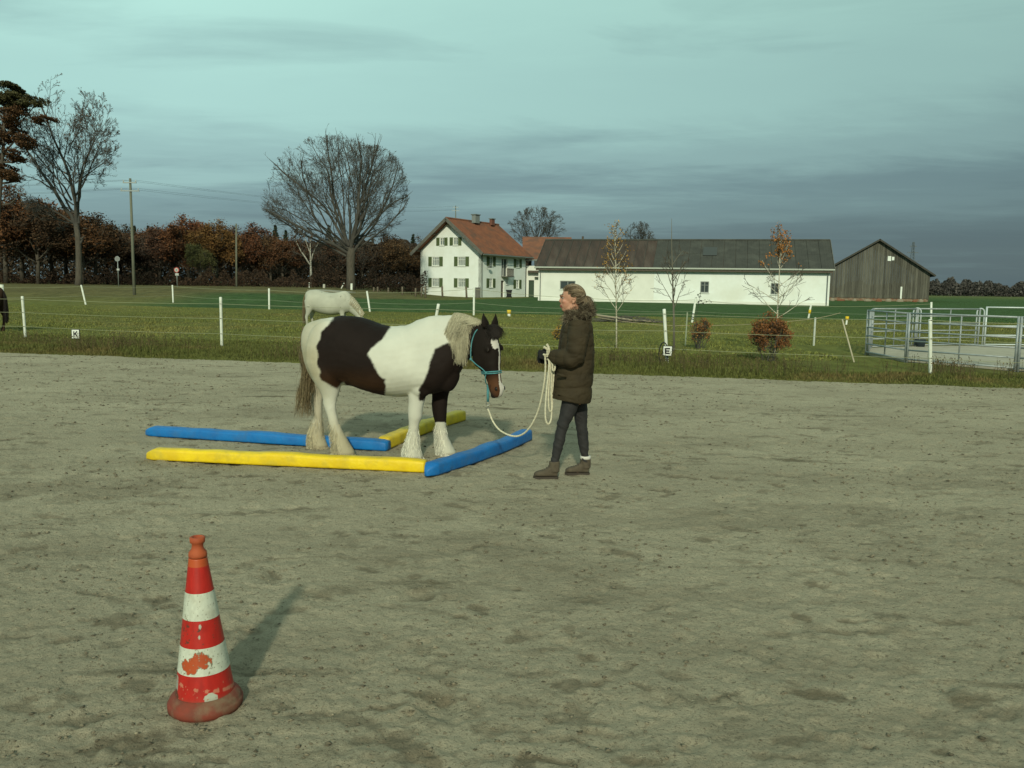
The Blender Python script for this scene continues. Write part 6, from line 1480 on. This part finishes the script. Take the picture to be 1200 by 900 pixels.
# --- far bare trees above the farm roofs
def far_tree(px0, px1, top, Y, label, seed, multi):
    cx = (px0+px1)/2; b = Vector((atY(cx, 340, Y).x, Y, 0)); root = thing('bare_tree', label, 'tree', b, 'distant bare trees behind the farm'); hw = (px1-px0)/2; A = lambda px, py, dy=0: atY(px, py, Y+dy)
    tr = [(b, .5), (A(cx, 300), .42)]
    def env(p):
        q = proj([tuple(p)])[0]; return ((q[0]-cx)/hw)**2+((q[1]-(top+25))/26)**2 < 1 or q[1] > top+30
    s = Y/150; L = [(A(cx+dx*3, 303), (dx, dy, 1), 10.5*s, .13) for dx, dy in ((-.75, .1), (-.4, -.4), (-.12, .3), (.15, -.2), (.45, .35), (.8, 0), (0, -.6))]
    tb, cb, tips = tree_mesh(seed, tr, L, env, (10, 7, 5), (.40, .48, .55), (38, 40, 40), .020, .06, .4, fit=True)
    tb.build('trunk', M_bark, root, True); cb.build('crown', M_twig, root)
far_tree(594, 664, 243, 150, 'rounded bare tree behind the red annex roof', 21, 1); far_tree(729, 769, 260, 190, 'small hazy bare tree behind the brown roof of the long barn', 22, 0)
# --- pine with russet needles at the left edge
def foliage(name, clumps, size, per, seed, m, root, Y=None):
    r = np.random.default_rng(seed); C = []
    for (c, rad, k) in clumps:
        n = int(per*k); d = r.normal(size=(n, 3)); d /= np.linalg.norm(d, axis=1, keepdims=True); q = r.random(n)**.45; pts = np.array(c)+d*q[:, None]*np.array(rad)
        g = fbm(pts[:, 0]*1.5+seed, pts[:, 2]*2.2+pts[:, 1]*1.3, seed, 4) > .40+.14*q; C.append(pts[g])
    C = np.concatenate(C); v, f = leaf_quads(C, size, seed+1); return place(name, npmesh(name, v, f), m, root)
M_gneedle = mat('dark_green_needles', (.062, .056, .020), rough=.8, island=.5); M_rneedle = mat('russet_foliage', (.090, .045, .019), rough=.85, island=.5)
def pine():
    Y = 82; b = base_at(-7, 335, Y); root = thing('pine_tree', 'dark pine with layered green and russet clumps at the left edge of the picture', 'tree', b); A = lambda px, py, dy=0: atY(px, py, Y+dy)
    k = MB(); k.tube([b-Vector((0, 0, .3)), A(-5, 280), A(0, 220), A(4, 170), A(6, 120)], [.30, .26, .20, .14, .06], 9)
    for sx_, a, c in ((3, 215, (30, 205)), (4, 180, (26, 150)), (5, 160, (40, 125)), (4, 190, (28, 185)), (5, 140, (20, 112)), (4, 200, (-30, 180)), (5, 150, (-25, 130)), (3, 240, (20, 232))): k.tube([A(sx_, a), A((sx_+c[0])/2, (a+c[1])/2+3, .5), A(*c)], [.12, .08, .04], 5)
    k.build('trunk', M_bark, root, True); s = Y/1000
    cl = lambda L: [(tuple(A(x, y, dy)), (rx*s, 1.6, ry*s), k_) for x, y, rx, ry, k_, dy in L]
    rq = random.Random(6)
    def brk(L_):
        o_ = []
        for x, y, rx, ry, k_, dy in L_:
            for _ in range(9):
                a_ = rq.random()*6.28; q_ = rq.random()**.5*1.15; f_ = rq.uniform(.25, .48); o_.append((x+rx*q_*math.cos(a_), y+ry*q_*math.sin(a_), rx*f_, ry*f_*1.1, k_*.16, dy+rq.uniform(-1.5, 1.5)))
        return o_
    foliage('crown', cl(brk([(8, 108, 17, 8, 1.1, 0), (22, 113, 13, 6, .7, .5), (38, 120, 16, 6, .9, -.5), (-12, 115, 16, 12, 1, 0), (5, 122, 15, 9, .8, 1)])), .075, 5200, 31, M_gneedle, root)
    foliage('crown', cl(brk([(5, 140, 12, 14, 1, 0), (14, 158, 14, 10, 1, .5), (22, 168, 12, 9, 1, -.5), (10, 180, 16, 10, 1, 0), (-8, 165, 14, 22, 1.4, 0), (2, 198, 12, 7, .6, 0), (52, 140, 8, 6, .35, 0), (-14, 205, 14, 14, .7, 0), (12, 206, 8, 5, .4, 0), (20, 130, 12, 5, .5, 0)])), .075, 4600, 32, M_rneedle, root)
pine()
# --- autumn wood: prototypes and copies
def leaf_mat(name): return mat(name, (.9, .9, .9), (1.1, 1.1, 1.1), .6, .9, island=.5, objcol=True)
M_leafA = leaf_mat('autumn_leaves')
def proto_leafy(seed, Hh_, hw, dens, label):
    root = thing('autumn_tree', label, 'tree', (0, 0, 0)); R = random.Random(seed)
    tr = [(Vector((0, 0, -.3)), .24), (Vector((.1, 0, Hh_*.3)), .18), (Vector((.0, .1, Hh_*.55)), .12)]
    env = lambda p: (p.x/hw)**2+(p.y/hw)**2+((p.z-Hh_*.56)/(Hh_*.46))**2 < 1.05
    L = [(Vector((0, 0, Hh_*(.22+.04*i))), (math.cos(i*2.4)*.75, math.sin(i*2.4)*.75, .8), Hh_*.45, .10) for i in range(8)]+[(Vector((0, 0, Hh_*.5)), (.1, .05, 1), Hh_*.45, .11)]
    tb, cb, tips = tree_mesh(seed, tr, L, env, (6, 5, 4), (.5, .55, .6), (45, 42, 40), .020, .06, .3)
    tb.build('trunk', M_bark, root, True); cb.build('branches', M_twig, root)
    r = np.random.default_rng(seed); T = np.array([tuple(t) for t in tips]); idx = r.integers(0, len(T), dens); C = T[idx]+r.normal(size=(dens, 3))*.33
    v, f = leaf_quads(C, .115, seed); place('foliage', npmesh('f', v, f), M_leafA, root); return root
def proto_conifer(seed):
    root = thing('spruce_tree', 'x', 'tree', (0, 0, 0)); k = MB(); k.tube([Vector((0, 0, -.3)), Vector((0, 0, 12.6))], [.2, .03], 7); k.build('trunk', M_bark, root); r = np.random.default_rng(seed); C = []
    for i in range(26):
        z = 1.5+i*.43; rr = 2.1*(1-(z/12.9))**.85+.08; n = 26+int(rr*70); a = r.random(n)*6.283; q = r.random(n)**.6; jag = 1+.25*np.sin(a*5+i*2.1); C.append(np.stack([np.cos(a)*q*rr*jag, np.sin(a)*q*rr*jag, z-.45*q*rr+r.normal(0, .10, n)], 1))
    C = np.concatenate(C); v, f = leaf_quads(C, .20, seed); place('foliage', npmesh('f', v, f), mat('spruce_needles', (.022, .034, .017), island=.5), root); return root
protos = [proto_leafy(41, 10, 3.9, 9000, 'x'), proto_leafy(42, 10, 3.3, 5200, 'x'), proto_leafy(43, 10, 4.4, 11000, 'x'), proto_leafy(44, 10, 3.0, 900, 'x')]
con = proto_conifer(45); used = set()
def put(proto, px, top, Y, wscale, label, group, col=None, rz=0):
    b = base_at(px, 335, Y); H_ = atY(px, top, Y).z-b.z; h0 = 12.7 if proto is con else 10.0
    o = proto if id(proto) not in used else copy_tree(proto); used.add(id(proto)); o.location = b; o.rotation_euler = (0, 0, rz); o.scale = (H_/h0*wscale, H_/h0*wscale, H_/h0); o['label'] = label; o['group'] = group
    if col:
        for ch in o.children:
            if ch.name.startswith('foliage'): ch.color = tuple(col)+(1,)
    return o
Rr = random.Random(77)
cols = {'russet': (.108, .047, .021), 'orange': (.165, .068, .024), 'brown': (.085, .047, .024), 'dull': (.066, .046, .027), 'olive': (.090, .078, .028), 'dark': (.060, .034, .019)}
row = [(-12, 245, 112, 2, 'dark'), (8, 222, 104, 2, 'russet'), (27, 228, 108, 0, 'brown'), (45, 240, 104, 2, 'dark'), (62, 238, 112, 0, 'brown'), (78, 250, 118, 2, 'dark'), (97, 246, 108, 0, 'russet'), (112, 256, 114, 2, 'dark'), (126, 262, 118, 0, 'brown'), (141, 266, 126, 1, 'dull'), (156, 269, 124, 0, 'brown'), (172, 270, 128, 1, 'russet'), (188, 266, 122, 0, 'dull'),
       (205, 262, 120, 0, 'brown'), (222, 259, 118, 2, 'orange'), (240, 258, 120, 0, 'russet'), (254, 262, 117, 2, 'orange'), (270, 268, 124, 1, 'brown'), (286, 272, 122, 0, 'russet'), (302, 268, 126, 2, 'russet'), (318, 276, 124, 1, 'brown'), (332, 279, 124, 0, 'russet'), (348, 284, 128, 3, 'dull'), (378, 280, 130, 3, 'dark'), (396, 284, 130, 1, 'dark'), (425, 285, 132, 3, 'dark'), (441, 283, 134, 3, 'dull'), (456, 278, 134, 1, 'dark'), (472, 284, 132, 0, 'brown'), (486, 280, 136, 3, 'dark'), (500, 284, 140, 1, 'dark'), (235, 285, 112, 0, 'olive')]
words = {'russet': 'dark russet', 'orange': 'bright orange brown', 'brown': 'brown', 'dull': 'dull grey brown', 'olive': 'low olive yellow', 'dark': 'very dark'}
def near_word(px):
    if px < 0: return 'cut by the left picture edge'
    for a, w in ((20, 'below the pine at the left edge'), (40, 'between the pine and the tall bare tree'), (58, 'left behind the tall bare tree'), (74, 'close left of the tall bare trunk'), (90, 'directly behind the tall bare trunk'), (104, 'close right of the tall bare trunk'), (118, 'left of the grey road sign'), (133, 'left beside the grey road sign'), (148, 'behind the grey road sign'), (164, 'behind the tall utility pole'), (180, 'right of the tall utility pole'), (196, 'left of the red and white road sign'),
                 (213, 'behind the red and white road sign'), (230, 'right of the red and white road sign'), (247, 'left of the plain utility pole'), (262, 'close left of the plain utility pole'), (278, 'behind the plain utility pole'), (294, 'right of the plain utility pole'), (310, 'midway between the plain pole and the broad bare tree'), (325, 'left of the outermost limbs of the broad bare tree'), (340, 'below the left limbs of the broad bare tree'), (360, 'behind the two guide posts'), (385, 'behind the stone post'), (405, 'left behind the broad bare trunk'), (430, 'right behind the broad bare trunk'), (448, 'right of the broad bare trunk'), (464, 'below the right limbs of the broad bare tree'), (480, 'left of the farmhouse'), (495, 'touching the left farmhouse wall in view'), (520, 'mostly hidden by the farmhouse')):
        if px < a: return w
    return 'behind the farm'
for px, top, Y, pi, cn in row:
    jc = tuple(c*Rr.uniform(.9, 1.15) for c in cols[cn])
    put(protos[pi], px, top+Rr.uniform(-2, 2), Y, (1.25 if px < 120 else 1.2)*Rr.uniform(.9, 1.1)*(.85 if cn == 'olive' else 1), words[cn]+' wood edge tree '+near_word(px), 'trees along the edge of the wood', jc, Rr.random()*6.28)
for px, top, Y, lb in ((160, 263, 150, 'spruce tip rising right behind the tall utility pole'), (176, 263, 152, 'taller of the two spruce tips right of the tall utility pole'), (182, 268, 150, 'small spruce tip just right of the taller one'), (324, 262, 150, 'dark spruce left of the birch, under the outer limbs of the broad bare tree'), (336, 268, 152, 'second dark spruce beside the first, left of the birch'), (386, 262, 146, 'dark spruce close left of the broad bare trunk'), (393, 276, 142, 'short dark spruce touching the broad bare trunk'), (437, 277, 160, 'dark spruce right of the broad bare trunk'), (484, 273, 150, 'spruce tip just left of the farmhouse eave'), (370, 284, 150, 'low spruce right of the birch')):
    put(con, px, top, Y, .95, lb, 'spruces standing in the wood', None, Rr.random()*6.28)
# birch with forked white trunk
def birch(name, label, px, py, top, Y, trunk_r, limbs_, seed, leafcol, leafn, leafsize, leaf_sel, m_bark, env, twig=.006, base=None, nch=(4, 3), lean=0):
    b = base or base_at(px, py, Y); root = thing(name, label, 'tree', b); t = atY(px+lean, top, Y)
    k = b.lerp(t, .5); tr = [(b-Vector((0, 0, .1)), trunk_r), (b.lerp(t, .25)+Vector((trunk_r*.3, 0, 0)), trunk_r*.8), (k, trunk_r*.6), (b.lerp(t, .8)-Vector((trunk_r*.3, 0, 0)), trunk_r*.32), (t, trunk_r*.12)]
    L = [(b.lerp(t, f), d, ln, r) for f, d, ln, r in limbs_]
    tb, cb, tips = tree_mesh(seed, tr, L, env, nch, (.5, .55, .6), (38, 40, 40), twig, .10, .05, sides=(6, 5, 4, 3, 3, 3)); tb.build('trunk', m_bark, root, True); cb.build('branches', M_twig if trunk_r > .1 else mat('young_twigs', (.075, .058, .042)), root)
    r = np.random.default_rng(seed); T = np.array([tuple(q) for q in tips]); sel = np.array([leaf_sel((q[2]-b.z)/(t.z-b.z)) > r.random() for q in T]); T = T[sel]
    if len(T):
        T = T[r.integers(0, len(T), leafn)]+r.normal(size=(leafn, 3))*leafsize*1.6; v, f = leaf_quads(T, leafsize, seed+3); place('leaves', npmesh('f', v, f), mat('birch_leaf', leafcol, rough=.7, island=.4), root)
    return root
M_birch = mat('birch_bark', (.48, .47, .40), (.16, .14, .11), 5, .8, stretch=(1, 1, 3), lo=.45, hi=.6); M_birch2 = mat('young_birch_bark', (.52, .49, .38), (.22, .18, .12), 14, .8, stretch=(1, 1, 3), lo=.5, hi=.62)
free = lambda p: True
birch('birch_tree', 'white stemmed forked birch in the wood edge left of the broad bare tree', 364, 335, 277, 120, .20, [(.42, (-.5, -.2, 1), 4.5, .12), (.5, (.3, .1, 1), 3.5, .09), (.65, (-.3, .2, 1), 3, .07)], 61, (.08, .05, .03), 300, .15, lambda h: .4, M_birch, free, .02, None, (7, 5, 4))
def yl(k): return [(f, (math.cos(i*2.4)*.62, math.sin(i*2.4)*.62, .85), k*(1.15-f)*1.25, .011) for i, f in enumerate(np.linspace(.30, .94, 24))]
b1 = ground(722.5, 410); birch('young_birch', 'slender young birch with yellow leaves before the brown part of the barn roof', 722.5, 410, 262, b1.y, .024, yl(.85), 62, (.34, .19, .035), 620, .022, lambda h: .55 if h < .6 else 1, M_birch2, free, .0045, b1, lean=-1.5)
b2 = ground(790, 414); birch('young_tree', 'young leafless tree with a very thin top behind the white post with the letter E', 790, 414, 256, b2.y, .034, [(f, (math.cos(i*2.4)*.6, math.sin(i*2.4)*.6, .95), .95*(1.2-f), .013) for i, f in enumerate(np.linspace(.33, .66, 9))], 63, (.10, .07, .04), 60, .016, lambda h: .5, mat('grey_young_bark', (.14, .13, .10), rough=.9), free, .0045, b2, lean=-3)
b3 = ground(908, 417); birch('young_tree', 'young tree with a tuft of orange leaves at its top rising behind the russet bush', 908, 417, 277, b3.y, .028, [(f, (math.cos(i*2.4)*.85, math.sin(i*2.4)*.85, .55), 1.15*(1.25-f), .011) for i, f in enumerate(np.linspace(.32, .62, 10))]+[(f, (math.cos(i*2.1)*.5, math.sin(i*2.1)*.5, 1), .42, .008) for i, f in enumerate(np.linspace(.72, .93, 12))], 64, (.33, .135, .030), 700, .024, lambda h: 1 if h > .76 else .01, M_birch2, free, .0045, b3, lean=8)
# bushes
def bush(name, label, px, py, w, h, col, n, size, seed, m_stem=None, shape=1.0):
    b = ground(px, py); s = b.y/1000; W_, H_ = w*s/2, h*s; root = thing(name, label, 'bush', b)
    env = lambda p: ((p.x-b.x)/W_)**2+((p.y-b.y)/W_)**2+((p.z-H_*.38)/(H_*.62))**2 < .55+.75*float(vn(p.x*4.5+seed, p.z*4.5+p.y*3, seed))
    L = [(b+Vector((random.Random(seed+i).uniform(-.4, .4)*W_, random.Random(seed*3+i).uniform(-.4, .4)*W_, 0)), (math.cos(i*2.4)*.5*shape, math.sin(i*2.4)*.5*shape, 1), H_*.95, .010) for i in range(13)]
    tb, cb, tips = tree_mesh(seed, None, L, env, (7, 5, 4), (.45, .5, .5), (40, 42, 40), .0035, .05, .03, sides=(5, 4, 3, 3, 3, 3)); tb.build('stems', M_twig, root); cb.build('twigs', M_twig, root)
    if n:
        r = np.random.default_rng(seed); T = np.array([tuple(q) for q in tips]); C = T[r.integers(0, len(T), n)]+r.normal(size=(n, 3))*.035; C = C[C[:, 2] > .0]; v, f = leaf_quads(C, size, seed); place('leaves', npmesh('f', v, f), mat('bush_leaf', col, rough=.75, island=.5), root)
bush('beech_bush', 'dense russet beech bush in the grass verge behind the arena', 903, 426, 50, 62, (.19, .078, .025), 5200, .020, 71)
bush('young_bush', 'thin yellow brown bush between the thin stake and the russet bush', 819, 411, 22, 40, (.22, .10, .028), 800, .022, 72, shape=.6)
bush('young_bush', 'small bush with yellow leaves just in front of the coat of the woman', 656, 400, 13, 26, (.30, .17, .030), 420, .024, 73)
# plant with dark leaves at the tip of the leaning banded post
b = ground(812, 390); root = thing('sapling', 'leaning sapling with a few dark leaves crossing the window of the long barn', 'sapling', b)
k = MB(); t = atY(821, 345, b.y); k.tube([b, b.lerp(t, .5), t], [.012, .009, .006], 5); k.tube([b.lerp(t, .75), atY(833, 352, b.y)], [.006, .004], 4); k.build('stem', M_twig, root)
rr_ = np.random.default_rng(3); C = [tuple(b.lerp(t, u)+Vector(tuple(rr_.normal(0, .05, 3)))) for u in np.linspace(.72, 1, 16)]+[tuple(atY(831, 352, b.y)+Vector(tuple(rr_.normal(0, .06, 3)))) for _ in range(7)]; v, f = leaf_quads(C, .045, 5); place('leaves', npmesh('f', v, f), mat('dark_leaf', (.030, .035, .018)), root)
# brush pile and log beyond the middle paddock
root = thing('brush_pile', 'low dark pile of cut branches lying in the grass right of the woman', 'brush pile', ground(732, 379)); R_ = random.Random(8); k = MB(); c = ground(732, 379)
for i in range(260):
    x = R_.gauss(0, .95); h = max(0, .34*(1-(x/2.2)**2)); p = c+Vector((x, R_.gauss(0, .3), R_.random()*h)); a = R_.random()*6.28; d = Vector((math.cos(a), math.sin(a)*.5, R_.gauss(0, .15)))*R_.uniform(.2, .55); k.tube([p-d, p+d], [.016, .006], 3)
k.build('branches', M_twig, root); k = MB(); k.tube([c+Vector((-1.6, -.3, .42)), c+Vector((.2, -.3, .18)), c+Vector((1.9, -.2, .08))], [.045, .05, .03], 7); k.build('log', mat('bleached_log', (.30, .26, .19), rough=.9), root, True)
# distant wood mass and far hedge
def mass(name, label, cat, pxs, top_f, Y0, Y1, n, size, col, seed, colvar=.5, amp=7):
    r = np.random.default_rng(seed); px = r.uniform(pxs[0], pxs[1], n); Y = r.uniform(Y0, Y1, n); x = (px-600)/1000*Y; tops = top_f(px)+amp*(fbm(px*.11, px*0+seed, seed, 3)-.5)*2; hor = 334.5+(px-600)*.0142; zt = CAMH+(hor-tops)*Y/1000; zb = terrain(x, Y); z = zb+(zt-zb)*r.random(n)**.75
    v, f = leaf_quads(np.stack([x, Y, z], 1), size, seed); tag(place(name, npmesh(name, v, f), mat(name+'_leaf', col, tuple(c*.6 for c in col), .12, .95, island=colvar, coords='World')), label, cat, kind='stuff')
mass('distant_wood', 'dark mass of the wood behind the autumn trees', 'wood', (-60, 620), lambda p: np.interp(p, [-60, 60, 150, 230, 330, 500, 620], [250, 256, 276, 272, 285, 286, 300]), 132, 175, 90000, .24, (.062, .044, .028), 81)
mass('distant_treeline', 'dark far tree line on the right horizon', 'tree line', (940, 1330), lambda p: np.interp(p, [940, 1090, 1110, 1130, 1180, 1250, 1330], [333, 330, 328, 331, 331, 329, 332])+1.2*np.sin(p*.13)+1.5*np.sin(p*.31+1), 330, 390, 40000, .45, (.085, .078, .070), 82)  # leaf colour has the distance haze mixed into it
mass('distant_treeline', 'far wood seen in the gaps behind the farm buildings', 'tree line', (600, 960), lambda p: p*0+330, 330, 380, 9000, .8, (.05, .042, .034), 83)
mass('wood_undergrowth', 'low dark brown undergrowth at the foot of the wood', 'undergrowth', (-60, 500), lambda p: p*0+321, 103, 130, 40000, .10, (.048, .028, .016), 84, .6, 14)
# dry weeds in the verge
def weeds():
    r = np.random.default_rng(6); k = []; n = 5200; x = r.uniform(-15, 13, n); e = .3+2.4*r.random(n); y = edgeY(x)+e; g = fbm(x*.8, y*.9, 95, 3); dens = sstep(.50, .62, g)+.8*np.exp(-((x-4.5)/2.2)**2)*(r.random(n) > .5)+.02; ok = r.random(n) < dens; x, y = x[ok], y[ok]; n = len(x); h = .12+.28*r.random(n)
    P = []
    for i in range(n):
        a = r.random()*6.28; l = r.uniform(.0, .35)*h[i]; P.append([(x[i]+math.cos(a)*l*t*t, y[i]+math.sin(a)*l*t*t, h[i]*t) for t in (0, .4, .8, 1)])
    v, f = hair_tris(P, .0045, .0025); H1 = npmesh('w', v, f)
    T = np.array([p[j] for p in P for j in (2, 3, 3)])+r.normal(size=(n*3, 3))*.03; v2, f2 = leaf_quads(T, .015, 6)
    return H1, npmesh('w2', v2, f2)
w1, w2 = weeds(); M_weed = mat('dry_weed', (.11, .080, .036), (.085, .070, .030), 2, .9, island=.5)
tag(place('dry_weeds', w1, M_weed), 'thin dry brown weed stalks in the verge', 'weeds', kind='stuff'); tag(place('dry_weed_heads', w2, M_weed), 'brown seed heads and withered leaves of the verge weeds', 'weeds', kind='stuff')
